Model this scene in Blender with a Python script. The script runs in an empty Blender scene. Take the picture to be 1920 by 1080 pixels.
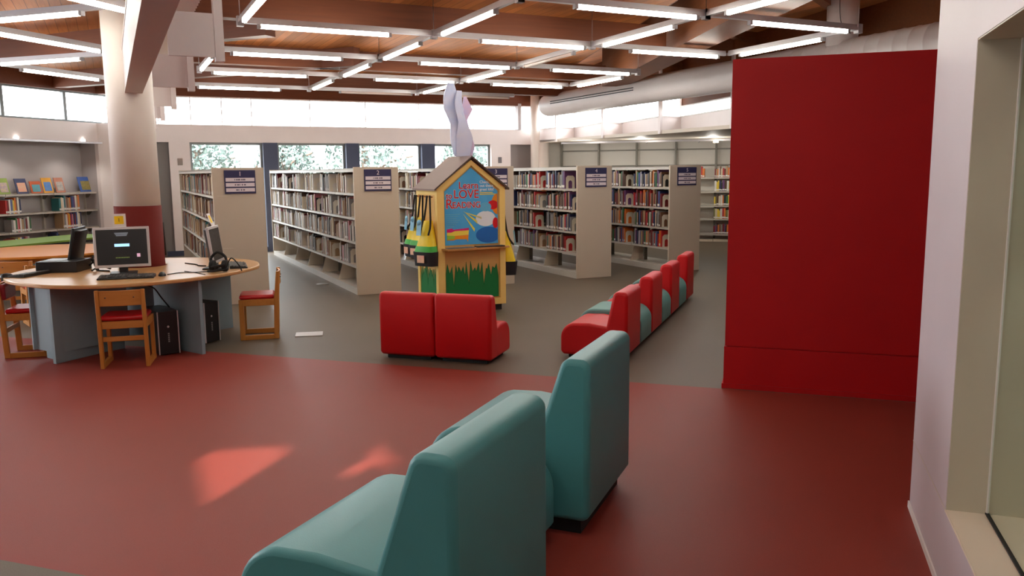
import bpy, bmesh, math, random
from mathutils import Vector, Matrix
rnd = random.Random(7)
SC = bpy.context.scene
COL = SC.collection

# ------------------------------------------------------------------ camera, world, sun, exposure
EYE = 1.55
TH = 0.140715; RO = -0.0091266; FPX = 1535.15
_R0 = Vector((1, 0, 0)); _U0 = Vector((0, math.sin(TH), math.cos(TH))); _F = Vector((0, math.cos(TH), -math.sin(TH)))
_R = math.cos(RO) * _R0 + math.sin(RO) * _U0
_U = -math.sin(RO) * _R0 + math.cos(RO) * _U0
cd = bpy.data.cameras.new('camera'); cam = bpy.data.objects.new('camera', cd); COL.objects.link(cam)
cd.sensor_width = 36; cd.lens = 36 * FPX / 1920; cd.clip_start = 0.02; cd.clip_end = 200
M = Matrix.Identity(4)
for i in range(3):
    M[i][0] = _R[i]; M[i][1] = _U[i]; M[i][2] = -_F[i]
M[2][3] = EYE
cam.matrix_world = M
SC.camera = cam

W = bpy.data.worlds.new('sky'); SC.world = W; W.use_nodes = True
wb = W.node_tree.nodes['Background']
wb.inputs[0].default_value = (0.93, 0.97, 1.0, 1)
wb.inputs[1].default_value = 8.0

SUN_EL = math.radians(19); SUN_AZ = math.radians(18.5 + 6)     # the way the sunlight travels
SUN_DIR = Vector((math.sin(SUN_AZ) * math.cos(SUN_EL), math.cos(SUN_AZ) * math.cos(SUN_EL), -math.sin(SUN_EL)))
sd = bpy.data.lights.new('sun', 'SUN'); sd.energy = 9.0; sd.angle = math.radians(0.5); sd.color = (1, 0.95, 0.88)
sun = bpy.data.objects.new('sun', sd); COL.objects.link(sun)
sun.rotation_euler = SUN_DIR.to_track_quat('-Z', 'Y').to_euler(); sun.location = (0, -20, 15)

vs = SC.view_settings
vs.view_transform = 'Standard'; vs.look = 'None'; vs.gamma = 1; vs.use_curve_mapping = False; vs.exposure = 0.68
SC.display_settings.display_device = 'sRGB'
SC.cycles.max_bounces = 8; SC.cycles.diffuse_bounces = 5; SC.cycles.glossy_bounces = 3; SC.cycles.transmission_bounces = 4
SC.cycles.transparent_max_bounces = 12; SC.cycles.caustics_reflective = False; SC.cycles.caustics_refractive = False
SC.cycles.sample_clamp_indirect = 6.0

# ------------------------------------------------------------------ frames: B follows the bookcases, A the red partition
aA = math.radians(18.5); aB = math.radians(-25.9)
dB = Vector((math.sin(aB), math.cos(aB), 0)); dP = Vector((math.cos(aB), -math.sin(aB), 0))
dA = Vector((math.sin(aA), math.cos(aA), 0)); dQ = Vector((math.cos(aA), -math.sin(aA), 0))
ROTB = -aB; ROTA = -aA
def PB(p, b, z=0): return dP * p + dB * b + Vector((0, 0, z))
def PA(q, a, z=0): return dQ * q + dA * a + Vector((0, 0, z))
def BtoA(p, b):
    v = PB(p, b); return v.dot(dQ), v.dot(dA)
def AtoB(q, a):
    v = PA(q, a); return v.dot(dP), v.dot(dB)

# ------------------------------------------------------------------ materials
def lin(c):
    c = c / 255.0
    return c / 12.92 if c <= 0.04045 else ((c + 0.055) / 1.055) ** 2.4
def L(rgb): return (lin(rgb[0]), lin(rgb[1]), lin(rgb[2]), 1)
MATS = {}
def mat(name, rgb, rough=0.6, metal=0.0, noise=0.0, scale=8.0, bump=0.0, bscale=60.0, spec=0.5, stretch=None, noise2=None):
    """plain or mottled surface"""
    if name in MATS: return MATS[name]
    m = bpy.data.materials.new(name); m.use_nodes = True; nt = m.node_tree; b = nt.nodes['Principled BSDF']
    b.inputs['Base Color'].default_value = L(rgb); b.inputs['Roughness'].default_value = rough
    b.inputs['Metallic'].default_value = metal; b.inputs['Specular IOR Level'].default_value = spec
    tc = nt.nodes.new('ShaderNodeTexCoord'); mp = nt.nodes.new('ShaderNodeMapping')
    nt.links.new(tc.outputs['Object'], mp.inputs[0])
    if stretch: mp.inputs['Scale'].default_value = stretch
    if noise > 0:
        n = nt.nodes.new('ShaderNodeTexNoise'); n.inputs['Scale'].default_value = scale; n.inputs['Detail'].default_value = 5
        nt.links.new(mp.outputs[0], n.inputs['Vector'])
        mx = nt.nodes.new('ShaderNodeMix'); mx.data_type = 'RGBA'
        c2 = noise2 or tuple(max(0, v * (1 - noise)) for v in rgb)
        mx.inputs[6].default_value = L(tuple(min(255, v * (1 + noise * 0.5)) for v in rgb)) if not noise2 else L(rgb)
        mx.inputs[7].default_value = L(c2)
        nt.links.new(n.outputs['Fac'], mx.inputs[0]); nt.links.new(mx.outputs[2], b.inputs['Base Color'])
    if bump > 0:
        n = nt.nodes.new('ShaderNodeTexNoise'); n.inputs['Scale'].default_value = bscale; n.inputs['Detail'].default_value = 3
        nt.links.new(mp.outputs[0], n.inputs['Vector'])
        bp = nt.nodes.new('ShaderNodeBump'); bp.inputs['Strength'].default_value = bump; bp.inputs['Distance'].default_value = 0.01
        nt.links.new(n.outputs['Fac'], bp.inputs['Height']); nt.links.new(bp.outputs[0], b.inputs['Normal'])
    MATS[name] = m; return m
def emit(name, rgb, s):
    if name in MATS: return MATS[name]
    m = bpy.data.materials.new(name); m.use_nodes = True; nt = m.node_tree; b = nt.nodes['Principled BSDF']
    b.inputs['Base Color'].default_value = L(rgb)
    b.inputs['Emission Color'].default_value = L(rgb); b.inputs['Emission Strength'].default_value = s
    MATS[name] = m; return m
def glass(name, tint, refl=0.05):
    m = bpy.data.materials.new(name); m.use_nodes = True; nt = m.node_tree; nt.nodes.clear()
    o = nt.nodes.new('ShaderNodeOutputMaterial'); t = nt.nodes.new('ShaderNodeBsdfTransparent'); g = nt.nodes.new('ShaderNodeBsdfGlossy')
    t.inputs[0].default_value = (*tint, 1); g.inputs['Roughness'].default_value = 0.03
    x = nt.nodes.new('ShaderNodeMixShader'); x.inputs[0].default_value = refl
    nt.links.new(t.outputs[0], x.inputs[1]); nt.links.new(g.outputs[0], x.inputs[2]); nt.links.new(x.outputs[0], o.inputs[0])
    MATS[name] = m; return m
def wood(name, rgb, rgb2, rough=0.5, along='x', board=None, spec=0.4):
    """streaked timber; board = board width across the grain"""
    if name in MATS: return MATS[name]
    m = bpy.data.materials.new(name); m.use_nodes = True; nt = m.node_tree; b = nt.nodes['Principled BSDF']
    b.inputs['Roughness'].default_value = rough; b.inputs['Specular IOR Level'].default_value = spec
    N = nt.nodes.new; K = nt.links.new
    tc = N('ShaderNodeTexCoord'); mp = N('ShaderNodeMapping'); K(tc.outputs['Object'], mp.inputs[0])
    sc = {'x': (0.7, 12, 12), 'y': (12, 0.7, 12), 'z': (12, 12, 0.7)}[along]; mp.inputs['Scale'].default_value = sc
    n = N('ShaderNodeTexNoise'); n.inputs['Scale'].default_value = 3.0; n.inputs['Detail'].default_value = 6; K(mp.outputs[0], n.inputs['Vector'])
    mx = N('ShaderNodeMix'); mx.data_type = 'RGBA'; mx.inputs[6].default_value = L(rgb); mx.inputs[7].default_value = L(rgb2)
    K(n.outputs['Fac'], mx.inputs[0]); out = mx.outputs[2]
    if board:
        sp = N('ShaderNodeSeparateXYZ'); K(tc.outputs['Object'], sp.inputs[0])
        d = N('ShaderNodeMath'); d.operation = 'DIVIDE'; d.inputs[1].default_value = board; K(sp.outputs['X' if along == 'y' else 'Y'], d.inputs[0])
        fl = N('ShaderNodeMath'); fl.operation = 'FLOOR'; K(d.outputs[0], fl.inputs[0])
        wn = N('ShaderNodeTexWhiteNoise'); wn.noise_dimensions = '1D'; K(fl.outputs[0], wn.inputs['W'])
        fr = N('ShaderNodeMath'); fr.operation = 'FRACT'; K(d.outputs[0], fr.inputs[0])
        gt = N('ShaderNodeMath'); gt.operation = 'GREATER_THAN'; gt.inputs[1].default_value = 0.06; K(fr.outputs[0], gt.inputs[0])
        mr = N('ShaderNodeMapRange'); mr.inputs[3].default_value = 0.72; mr.inputs[4].default_value = 1.2; K(wn.outputs['Value'], mr.inputs[0])
        ml = N('ShaderNodeMath'); ml.operation = 'MULTIPLY'; K(mr.outputs[0], ml.inputs[0])
        mg = N('ShaderNodeMapRange'); mg.inputs[3].default_value = 0.45; mg.inputs[4].default_value = 1.0; K(gt.outputs[0], mg.inputs[0])
        K(mg.outputs[0], ml.inputs[1])
        vm = N('ShaderNodeVectorMath'); vm.operation = 'SCALE'; K(out, vm.inputs[0]); K(ml.outputs[0], vm.inputs['Scale']); out = vm.outputs[0]
    K(out, b.inputs['Base Color']); MATS[name] = m; return m

WHITE = mat('white_paint', (238, 229, 228), 0.55, noise=0.03, scale=3)
WALLG = mat('grey_wall_paint', (176, 168, 168), 0.7, noise=0.04, scale=2)
WARMW = mat('warm_white_paint', (214, 202, 188), 0.6, noise=0.03, scale=2)
COLW = mat('column_white_paint', (232, 222, 214), 0.5, noise=0.03, scale=3)
COLRED = mat('maroon_paint', (104, 24, 18), 0.7, noise=0.05, scale=4, spec=.2)
REDWALL = mat('red_wall_paint', (188, 16, 22), 0.55, noise=0.06, scale=2.5, spec=0.3)
NAVY = mat('navy_post_paint', (58, 66, 92), 0.5)
STEELB = mat('taupe_beam_paint', (204, 188, 184), 0.5, noise=0.05, scale=2)
DECK = wood('cedar_deck', (206, 132, 72), (160, 94, 48), 0.6, 'y', 0.11)
GLULAM = wood('glulam_beam', (120, 66, 38), (92, 48, 28), 0.55, 'x')
SILVER = mat('silver_light_housing', (190, 186, 188), 0.35, 0.7)
GLULAML = wood('glulam_lit_copy', (138, 82, 46), (108, 60, 34), 0.55, 'x')  # paler glulam copy; its tone stands in for missing uplight
TUBE = emit('lit_tube', (255, 252, 240), 22.0)
TUBEOFF = mat('unlit_tube', (225, 205, 195), 0.3)
CORR = mat('corrugated_white_metal', (238, 234, 230), 0.4, 0.0)
DUCTM = mat('duct_paint', (208, 198, 196), 0.45, noise=0.04, scale=3)
DARK = mat('dark_slot', (38, 36, 38), 0.7)
BLACK = mat('black_plastic', (26, 26, 28), 0.4, noise=0.1, scale=20)
BLACKR = mat('black_rubber', (20, 19, 20), 0.8)
TEAL = mat('teal_vinyl', (76, 146, 150), 0.42, noise=0.06, scale=3, bump=0.06, bscale=220, spec=0.45)
REDV = mat('red_vinyl', (205, 14, 22), 0.45, noise=0.06, scale=3, bump=0.05, bscale=220, spec=0.4)
TEALV = mat('pale_teal_vinyl', (100, 152, 148), 0.45, noise=0.06, scale=3, bump=0.05, bscale=220, spec=0.4)
BEIGE = mat('beige_steel', (204, 190, 172), 0.5, noise=0.03, scale=2)
SHELFM = mat('shelf_steel', (206, 200, 190), 0.38, noise=0.03, scale=2)
POSTM = mat('upright_steel', (120, 115, 105), 0.5)
SIGNN = mat('navy_sign', (42, 40, 84), 0.5)
SIGNW = mat('white_sign_strip', (226, 214, 222), 0.6)
SIGNT = mat('grey_sign_print', (120, 110, 124), 0.7)
OAK = wood('honey_oak', (206, 142, 68), (176, 112, 46), 0.42, 'z')
OAKX = wood('honey_oak_cross', (206, 142, 68), (176, 112, 46), 0.42, 'x')
DESKTOP = wood('maple_laminate', (210, 166, 112), (194, 146, 92), 0.28, 'x', spec=0.5)
OTABLE = wood('orange_laminate', (216, 140, 54), (202, 124, 42), 0.35, 'x')
PANELG = mat('blue_grey_laminate', (134, 154, 162), 0.5, noise=0.05, scale=6)
REDSEAT = mat('red_seat_vinyl', (196, 20, 28), 0.35, noise=0.05, scale=6)
MAROON = mat('maroon_vinyl', (150, 26, 38), 0.35)
GREEN = mat('green_table', (120, 156, 60), 0.5)
YELLOWP = mat('yellow_paint', (248, 214, 126), 0.5, noise=0.04, scale=5)
TAN = mat('tan_panel', (228, 184, 110), 0.55, noise=0.05, scale=4)
GRASSG = mat('grass_green_paint', (10, 122, 62), 0.55, noise=0.05, scale=6)
ROOFB = mat('taupe_roof_laminate', (120, 98, 91), 0.5, noise=0.05, scale=4)
ROOFE = mat('dark_roof_edge', (70, 54, 46), 0.5)
POSTER = mat('blue_poster', (104, 204, 248), 0.4, noise=0.5, scale=3.0, noise2=(36, 146, 220))
GLASS = glass('window_glass', (0.97, 0.99, 0.99))
GLASSG = glass('green_glass', (0.84, 0.93, 0.88), 0.04)
ALU = mat('grey_window_frame', (120, 124, 124), 0.4, 0.3)
MULL = mat('white_mullion', (235, 232, 230), 0.5)
CARDW = mat('white_card', (236, 230, 228), 0.6)
CARDY = mat('yellow_card', (250, 206, 8), 0.6)
SILV = mat('silver_bezel', (200, 194, 194), 0.35, 0.2)
SCREEN = mat('dark_screen', (34, 34, 34), 0.25)
GREYK = mat('grey_keys', (84, 82, 80), 0.6)

# ------------------------------------------------------------------ geometry helpers
def box(bm, x0, x1, y0, y1, z0, z1, m=0):
    v = [bm.verts.new(c) for c in ((x0, y0, z0), (x1, y0, z0), (x1, y1, z0), (x0, y1, z0), (x0, y0, z1), (x1, y0, z1), (x1, y1, z1), (x0, y1, z1))]
    for f in ((3, 2, 1, 0), (4, 5, 6, 7), (0, 1, 5, 4), (1, 2, 6, 5), (2, 3, 7, 6), (3, 0, 4, 7)):
        bm.faces.new([v[i] for i in f]).material_index = m
    return v
def prism(bm, poly, axis, t0, t1, m=0):
    """poly in the two other axes: axis 'z' -> (x,y), 'y' -> (x,z), 'x' -> (y,z)"""
    def mk(u, w, t): return {'z': (u, w, t), 'y': (u, t, w), 'x': (t, u, w)}[axis]
    a = [bm.verts.new(mk(u, w, t0)) for u, w in poly]; b = [bm.verts.new(mk(u, w, t1)) for u, w in poly]
    n = len(poly); fs = [bm.faces.new(a), bm.faces.new(b)]
    for i in range(n): fs.append(bm.faces.new((a[i], a[(i + 1) % n], b[(i + 1) % n], b[i])))
    for f in fs: f.material_index = m
    bmesh.ops.recalc_face_normals(bm, faces=fs)
    return fs
def cyl(bm, p0, p1, r, n=16, m=0, r2=None, caps=True):
    p0 = Vector(p0); p1 = Vector(p1); d = (p1 - p0).normalized(); r2 = r if r2 is None else r2
    u = d.orthogonal().normalized(); w = d.cross(u)
    A = []; B = []
    for i in range(n):
        t = 2 * math.pi * i / n; o = u * math.cos(t) + w * math.sin(t)
        A.append(bm.verts.new(p0 + o * r)); B.append(bm.verts.new(p1 + o * r2))
    fs = [bm.faces.new((A[i], A[(i + 1) % n], B[(i + 1) % n], B[i])) for i in range(n)]
    if caps: fs += [bm.faces.new(A[::-1]), bm.faces.new(B)]
    for f in fs: f.material_index = m; f.smooth = True
    bmesh.ops.recalc_face_normals(bm, faces=fs)
def tube(bm, pts, r, n=6, m=0):
    pts = [Vector(p) for p in pts]; rings = []
    for i, p in enumerate(pts):
        d = (pts[min(i + 1, len(pts) - 1)] - pts[max(i - 1, 0)]).normalized()
        u = d.cross(Vector((0.3, 0.2, 0.93))).normalized() if abs(d.z) < 0.9 else d.cross(Vector((1, 0, 0))).normalized()
        w = d.cross(u)
        rings.append([bm.verts.new(p + (u * math.cos(2 * math.pi * k / n) + w * math.sin(2 * math.pi * k / n)) * r) for k in range(n)])
    fs = []
    for a, b in zip(rings, rings[1:]):
        for k in range(n): fs.append(bm.faces.new((a[k], a[(k + 1) % n], b[(k + 1) % n], b[k])))
    fs += [bm.faces.new(rings[0]), bm.faces.new(rings[-1])]
    for f in fs: f.material_index = m; f.smooth = True
    bmesh.ops.recalc_face_normals(bm, faces=fs)
def quad(bm, pts, m=0):
    f = bm.faces.new([bm.verts.new(p) for p in pts]); f.material_index = m; return f
def curve_pts(ctrl, n=8):
    """Catmull-Rom through the control points"""
    c = [Vector(p) for p in ctrl]; c = [c[0] * 2 - c[1]] + c + [c[-1] * 2 - c[-2]]; out = []
    for i in range(1, len(c) - 2):
        for k in range(n):
            t = k / n; a, b, d, e = c[i - 1], c[i], c[i + 1], c[i + 2]
            out.append(0.5 * ((2 * b) + (d - a) * t + (2 * a - 5 * b + 4 * d - e) * t * t + (3 * b - a - 3 * d + e) * t ** 3))
    out.append(c[-2]); return out
def obj(name, bm, mats, parent=None, bevel=0, seg=2, smooth=False, loc=None, rot=None):
    me = bpy.data.meshes.new(name); bm.to_mesh(me); bm.free()
    for m in (mats if isinstance(mats, (list, tuple)) else [mats]): me.materials.append(m)
    o = bpy.data.objects.new(name, me); COL.objects.link(o)
    if smooth:
        for p in me.polygons: p.use_smooth = True
        me.set_sharp_from_angle(angle=math.radians(38))
    if bevel:
        md = o.modifiers.new('soft_edges', 'BEVEL'); md.width = bevel; md.segments = seg; md.limit_method = 'ANGLE'; md.angle_limit = math.radians(40)
        md.harden_normals = False
        for p in me.polygons: p.use_smooth = True
        me.set_sharp_from_angle(angle=math.radians(60))
    if parent: o.parent = parent
    if loc is not None: o.location = loc
    if rot is not None: o.rotation_euler = (0, 0, rot) if not isinstance(rot, (tuple, list)) else rot
    return o
def tag(o, label, cat, group=None, kind=None):
    o['label'] = label; o['category'] = cat
    if group: o['group'] = group
    if kind: o['kind'] = kind
    return o
def thing(name, label, cat, loc, rot=0, group=None):
    o = bpy.data.objects.new(name, None); COL.objects.link(o); o.empty_display_size = 0.1
    o.location = loc; o.rotation_euler = (0, 0, rot)
    return tag(o, label, cat, group)
def struct(name, bm, mats, parent=None, rot=0, loc=(0, 0, 0), **k):
    o = obj(name, bm, mats, parent, loc=loc, rot=rot, **k)
    if parent is None: o['kind'] = 'structure'
    return o
def dup(root, loc, rot, label, group=None):
    r = root.copy(); COL.objects.link(r); r.location = loc; r.rotation_euler = (0, 0, rot); r['label'] = label
    if group: r['group'] = group
    for ch in list(root.children):
        c = ch.copy(); COL.objects.link(c); c.parent = r
        for g in list(ch.children):
            d = g.copy(); COL.objects.link(d); d.parent = c
    return r
def text(name, s, size, m, parent, loc, rot=(math.pi / 2, 0, 0), bold=0.0, align='LEFT', xs=1.0, ext=0.0008):
    c = bpy.data.curves.new(name, 'FONT'); c.body = s; c.size = size; c.offset = bold; c.align_x = align; c.extrude = ext
    c.materials.append(m); o = bpy.data.objects.new(name, c); COL.objects.link(o); o.parent = parent
    o.location = loc; o.rotation_euler = rot; o.scale = (xs, 1, 1); return o
def BM(): return bmesh.new()
ORD = ['zeroth', 'first', 'second', 'third', 'fourth', 'fifth', 'sixth', 'seventh', 'eighth', 'ninth', 'tenth', 'eleventh', 'twelfth', 'thirteenth', 'fourteenth', 'fifteenth',
       'sixteenth', 'seventeenth', 'eighteenth', 'nineteenth', 'twentieth']
_T = ['', '', 'twenty', 'thirty', 'forty', 'fifty', 'sixty']
def ordw(n):
    if n <= 20: return ORD[n]
    t, u = divmod(n, 10)
    return _T[t] + '-' + ORD[u] if u else _T[t][:-1] + 'ieth'

# ------------------------------------------------------------------ floor
def floor_mat():
    m = bpy.data.materials.new('carpet_red_and_grey'); m.use_nodes = True; nt = m.node_tree; b = nt.nodes['Principled BSDF']; N = nt.nodes.new; K = nt.links.new
    tc = N('ShaderNodeTexCoord'); sp = N('ShaderNodeSeparateXYZ'); K(tc.outputs['Object'], sp.inputs[0])
    g1 = N('ShaderNodeMath'); g1.operation = 'GREATER_THAN'; g1.inputs[1].default_value = 2.33; K(sp.outputs['Y'], g1.inputs[0])
    g2 = N('ShaderNodeMath'); g2.operation = 'LESS_THAN'; g2.inputs[1].default_value = 5.885; K(sp.outputs['Y'], g2.inputs[0])
    ml = N('ShaderNodeMath'); ml.operation = 'MULTIPLY'; K(g1.outputs[0], ml.inputs[0]); K(g2.outputs[0], ml.inputs[1])
    n1 = N('ShaderNodeTexNoise'); n1.inputs['Scale'].default_value = 260; n1.inputs['Detail'].default_value = 3; K(tc.outputs['Object'], n1.inputs['Vector'])
    n2 = N('ShaderNodeTexNoise'); n2.inputs['Scale'].default_value = 1.1; n2.inputs['Detail'].default_value = 4; K(tc.outputs['Object'], n2.inputs['Vector'])
    def mixc(a, c, f):
        x = N('ShaderNodeMix'); x.data_type = 'RGBA'; x.inputs[6].default_value = L(a); x.inputs[7].default_value = L(c); K(f, x.inputs[0]); return x
    red = mixc((156, 66, 54), (132, 50, 41), n1.outputs['Fac']); grey = mixc((128, 114, 98), (72, 63, 53), n1.outputs['Fac'])
    x = N('ShaderNodeMix'); x.data_type = 'RGBA'; K(ml.outputs[0], x.inputs[0]); K(grey.outputs[2], x.inputs[6]); K(red.outputs[2], x.inputs[7])
    mr = N('ShaderNodeMapRange'); mr.inputs[3].default_value = 0.88; mr.inputs[4].default_value = 1.1; K(n2.outputs['Fac'], mr.inputs[0])
    vm = N('ShaderNodeVectorMath'); vm.operation = 'SCALE'; K(x.outputs[2], vm.inputs[0]); K(mr.outputs[0], vm.inputs['Scale']); K(vm.outputs[0], b.inputs['Base Color'])
    b.inputs['Roughness'].default_value = 0.5; b.inputs['Specular IOR Level'].default_value = 0.27
    bp = N('ShaderNodeBump'); bp.inputs['Strength'].default_value = 0.25; bp.inputs['Distance'].default_value = 0.004; K(n1.outputs['Fac'], bp.inputs['Height']); K(bp.outputs[0], b.inputs['Normal'])
    return m
bm = BM(); quad(bm, [(-16, -5, 0), (16, -5, 0), (16, 22, 0), (-16, 22, 0)]); struct('floor', bm, floor_mat(), rot=ROTA)

# ------------------------------------------------------------------ room shell (B frame unless said)
ZD = 3.31; ZH = 3.70; ZC0, ZC1 = 2.50, 3.03; ZW = 2.17; BW = 17.0; PL = -0.15; PR = 8.9
# back wall with ribbon windows and clerestory
WIN = [(1.42, 2.78), (3.06, 4.45), (4.72, 6.11), (6.41, 7.77)]
bm = BM()
box(bm, PL, 0.83, BW, BW + .25, 0, ZC0); box(bm, 0.83, 1.05, BW, BW + .25, ZW, ZC0); box(bm, 1.05, 1.42, BW, BW + .25, 0, ZC0)
box(bm, 1.42, 7.77, BW, BW + .25, ZW, ZC0); box(bm, 7.77, 8.25, BW, BW + .25, 0, ZC0); box(bm, 8.25, PR, BW, BW + .25, ZW, ZC0)
struct('wall_back', bm, WHITE, rot=ROTB)
bm = BM(); box(bm, 0.83, 1.05, BW + .12, BW + .25, 0, ZW); struct('door_1', bm, mat('grey_door_paint', (132, 128, 128), .6), rot=ROTB)
bm = BM(); box(bm, PL - .3, PR + .6, BW - .05, BW + .3, ZC1, ZH); struct('ceiling_beam', bm, GLULAM, rot=ROTB)
for i, (a, b) in enumerate(zip([w[1] for w in WIN[:-1]], [w[0] for w in WIN[1:]])):
    bm = BM(); box(bm, a, b, BW - .03, BW + .22, 0, ZW); struct('trim_%d' % (i + 1), bm, NAVY, rot=ROTB)
bm = BM(); box(bm, 0.9, 7.77, BW - .015, BW - .001, 0, 0.1); struct('baseboard_back', bm, NAVY, rot=ROTB)
wn = [0]
def window(x0, x1, z0, z1, p0, d, fm, gm=GLASS, t=.035, sill=False):
    """framed pane: p0 world point of the local origin, d rotation; local x along the wall"""
    wn[0] += 1
    w = bpy.data.objects.new('window_%d' % wn[0], None); COL.objects.link(w); w['kind'] = 'structure'
    w.location = p0; w.rotation_euler = (0, 0, d)
    b = BM(); box(b, x0, x0 + t, -.03, .03, z0, z1); box(b, x1 - t, x1, -.03, .03, z0, z1); box(b, x0 + t, x1 - t, -.03, .03, z0, z0 + t); box(b, x0 + t, x1 - t, -.03, .03, z1 - t, z1)
    obj('window_frame', b, fm, w)
    b = BM(); quad(b, [(x0 + t, 0, z0 + t), (x1 - t, 0, z0 + t), (x1 - t, 0, z1 - t), (x0 + t, 0, z1 - t)]); obj('pane', b, gm, w)
    return w
for (x0, x1) in WIN: window(x0, x1, 0.0, ZW, PB(0, BW + .12), ROTB, ALU, t=.045)
mu = [PL, 0.9, 1.48, 2.05, 2.61, 3.76, 4.92, 6.1, 7.38, 8.46, PR]
for x0, x1 in zip(mu, mu[1:]): window(x0, x1, ZC0, ZC1, PB(0, BW + .12), ROTB, MULL, t=.009)
bm = BM(); box(bm, 8.42, 8.5, BW - .06, BW + .1, ZC0, ZC1 + .05); struct('trim_4', bm, WALLG, rot=ROTB)

# left wall (A frame, q=-12): low shelf alcove, fascia, clerestory
QL = -12.0
bm = BM(); box(bm, QL - .1, QL, -3.6, 12.12, 2.16, ZC0); box(bm, QL - .1, QL, 12.06, 12.9, 0, 2.16)
box(bm, QL - .1, QL, 6.2, 7.0, 0, 2.16); box(bm, QL - .1, QL, -3.6, 6.2, 0, .5); box(bm, QL - .1, QL, -3.6, 1.3, .5, 2.16); struct('wall_left', bm, WHITE, rot=ROTA)
for x0, x1 in ((1.3, 3.75), (3.75, 6.2)): window(x0, x1, .5, 2.16, PA(QL - .05, 0), ROTA + math.pi / 2, ALU, t=.05)  # unseen windows, added to bring daylight onto the left front
bm = BM(); box(bm, QL - .55, QL - .45, 6.9, 12.3, 0, 2.2); box(bm, QL - .5, QL - .1, 12.06, 12.12, 0, 2.2); box(bm, QL - .5, QL - .1, 6.9, 7.0, 0, 2.2)
struct('wall_alcove_left', bm, WALLG, rot=ROTA)
bm = BM(); box(bm, QL - .6, QL - .1, 6.9, 12.3, 2.2, 2.3); struct('ceiling_alcove_left', bm, WALLG, rot=ROTA)
bm = BM(); box(bm, QL - .2, QL + .05, -3.6, 13.0, ZC1, ZD); struct('ceiling_beam', bm, GLULAM, rot=ROTA)
ml = [-3.6, -1.8, 0, 1.8, 3.6, 5.2, 6.5, 7.7, 8.94, 10.17, 11.4, 12.6]  # panes out of view carry on the row to add daylight
for x0, x1 in zip(ml, ml[1:]): window(x0, x1, ZC0, ZC1, PA(QL - .05, 0), ROTA + math.pi / 2, ALU, t=.03)

# right side: zigzag clerestory along p=8.9..9.35, soffit and alcove behind
zz = [(PR, BW + .1), (PR, 16.0)]
b_ = 16.0
while b_ > 4.0:
    zz += [(9.35, b_), (PR, b_ - 1.9)]; b_ -= 1.9
def strip(bm, pts, z0, z1, t=.03):
    for (x0, y0), (x1, y1) in zip(pts, pts[1:]):
        d = Vector((x1 - x0, y1 - y0, 0)).normalized(); n = Vector((-d.y, d.x, 0)) * -t
        prism(bm, [(x0, y0), (x1, y1), (x1 - n.x, y1 - n.y), (x0 - n.x, y0 - n.y)], 'z', z0, z1)
bm = BM(); strip(bm, zz, 2.22, ZC0); struct('wall_right_fascia', bm, WHITE, rot=ROTB)
def ztop(b): return 3.05 if b > 14.0 else 2.86 if b > 12.0 else 2.70
bm = BM()
for sa, sb in zip(zz, zz[1:]): strip(bm, [sa, sb], ztop((sa[1] + sb[1]) / 2), ZH, .05)
struct('ceiling_beam', bm, GLULAML, rot=ROTB)
for (x0, y0), (x1, y1) in zip(zz, zz[1:]):
    v = Vector((x1 - x0, y1 - y0)); a = math.atan2(v.y, v.x)
    window(0, v.length, ZC0, ztop((y0 + y1) / 2), PB(x0, y0), ROTB + a, MULL, t=.02)
for k, (x0, y0) in enumerate(zz[1::2]):
    bm = BM(); box(bm, x0 - .035, x0, y0 - .03, y0 + .03, 2.2, ZC1 + .3); struct('trim_%d' % (5 + k), bm, WHITE, rot=ROTB)
# soffit of the alcove
AW = 18.75
c1 = BtoA(PR, BW + .2); c2 = BtoA(PR, 3.5)
bm = BM(); prism(bm, [(-6.2, AW + .2), (9.5, AW + .2), (9.5, c2[1]), c2, c1, BtoA(7.9, BW + .2)], 'z', 2.2, 2.26); struct('ceiling_alcove_right', bm, WARMW, rot=ROTA)
bm = BM(); box(bm, -6.2, 9.5, AW, AW + .15, 0, 2.2); struct('wall_alcove_back', bm, mat('alcove_wall_paint', (206, 200, 190), .6, noise=.03, scale=2), rot=ROTA)
p_ = BtoA(7.95, BW + .15)
bm = BM(); prism(bm, [p_, (p_[0] + .06, p_[1] + .02), (-5.62, AW), (-5.7, AW)], 'z', 0, 2.2); struct('wall_alcove_side', bm, WALLG, rot=ROTA)
bm = BM(); box(bm, 9.4, 9.5, c2[1] - .1, AW + .1, 0, 2.2); prism(bm, [c2, (9.5, c2[1]), (9.5, c2[1] + .1), (c2[0], c2[1] + .1)], 'z', 0, 2.2); struct('wall_alcove_right', bm, WALLG, rot=ROTA)
bm = BM(); cyl(bm, (8.74, 16.72, 0), (8.74, 16.72, ZH), .105, 24); struct('column', bm, COLW, rot=ROTB)
bm = BM(); q_, a_ = -5.37, 18.2; cyl(bm, (q_, a_, 0), (q_, a_, 2.2), .19, 24); struct('column', bm, COLW, rot=ROTA)

# ceiling deck and beams
dk = [AtoB(QL - .35, -3.7), AtoB(QL - .35, 12.1), (PL - .3, BW + .3), (9.6, BW + .3), (9.6, 3.0), AtoB(9.0, -3.7)]
def hipb(x, y): v = Vector((x, y, 0)); return v.dot(dP), v.dot(dB)
h0 = hipb(1.45, 16.73 - .0); h1 = hipb(2.95, -.3)
dkl = [dk[0], dk[1], dk[2], (hipb(1.40, 17.3)[0], BW + .3), h1, AtoB(3.2, -3.7)]
dkr = [(hipb(1.40, 17.3)[0], BW + .3), (9.6, BW + .3), (9.6, 3.0), AtoB(9.0, -3.7), AtoB(3.2, -3.7), h1]
bm = BM(); prism(bm, dkl, 'z', ZD, ZD + .1); struct('ceiling', bm, DECK, rot=ROTB)
bm = BM(); prism(bm, dkr, 'z', ZH, ZH + .1); struct('ceiling', bm, DECK, rot=ROTB)
bm = BM()
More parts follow.
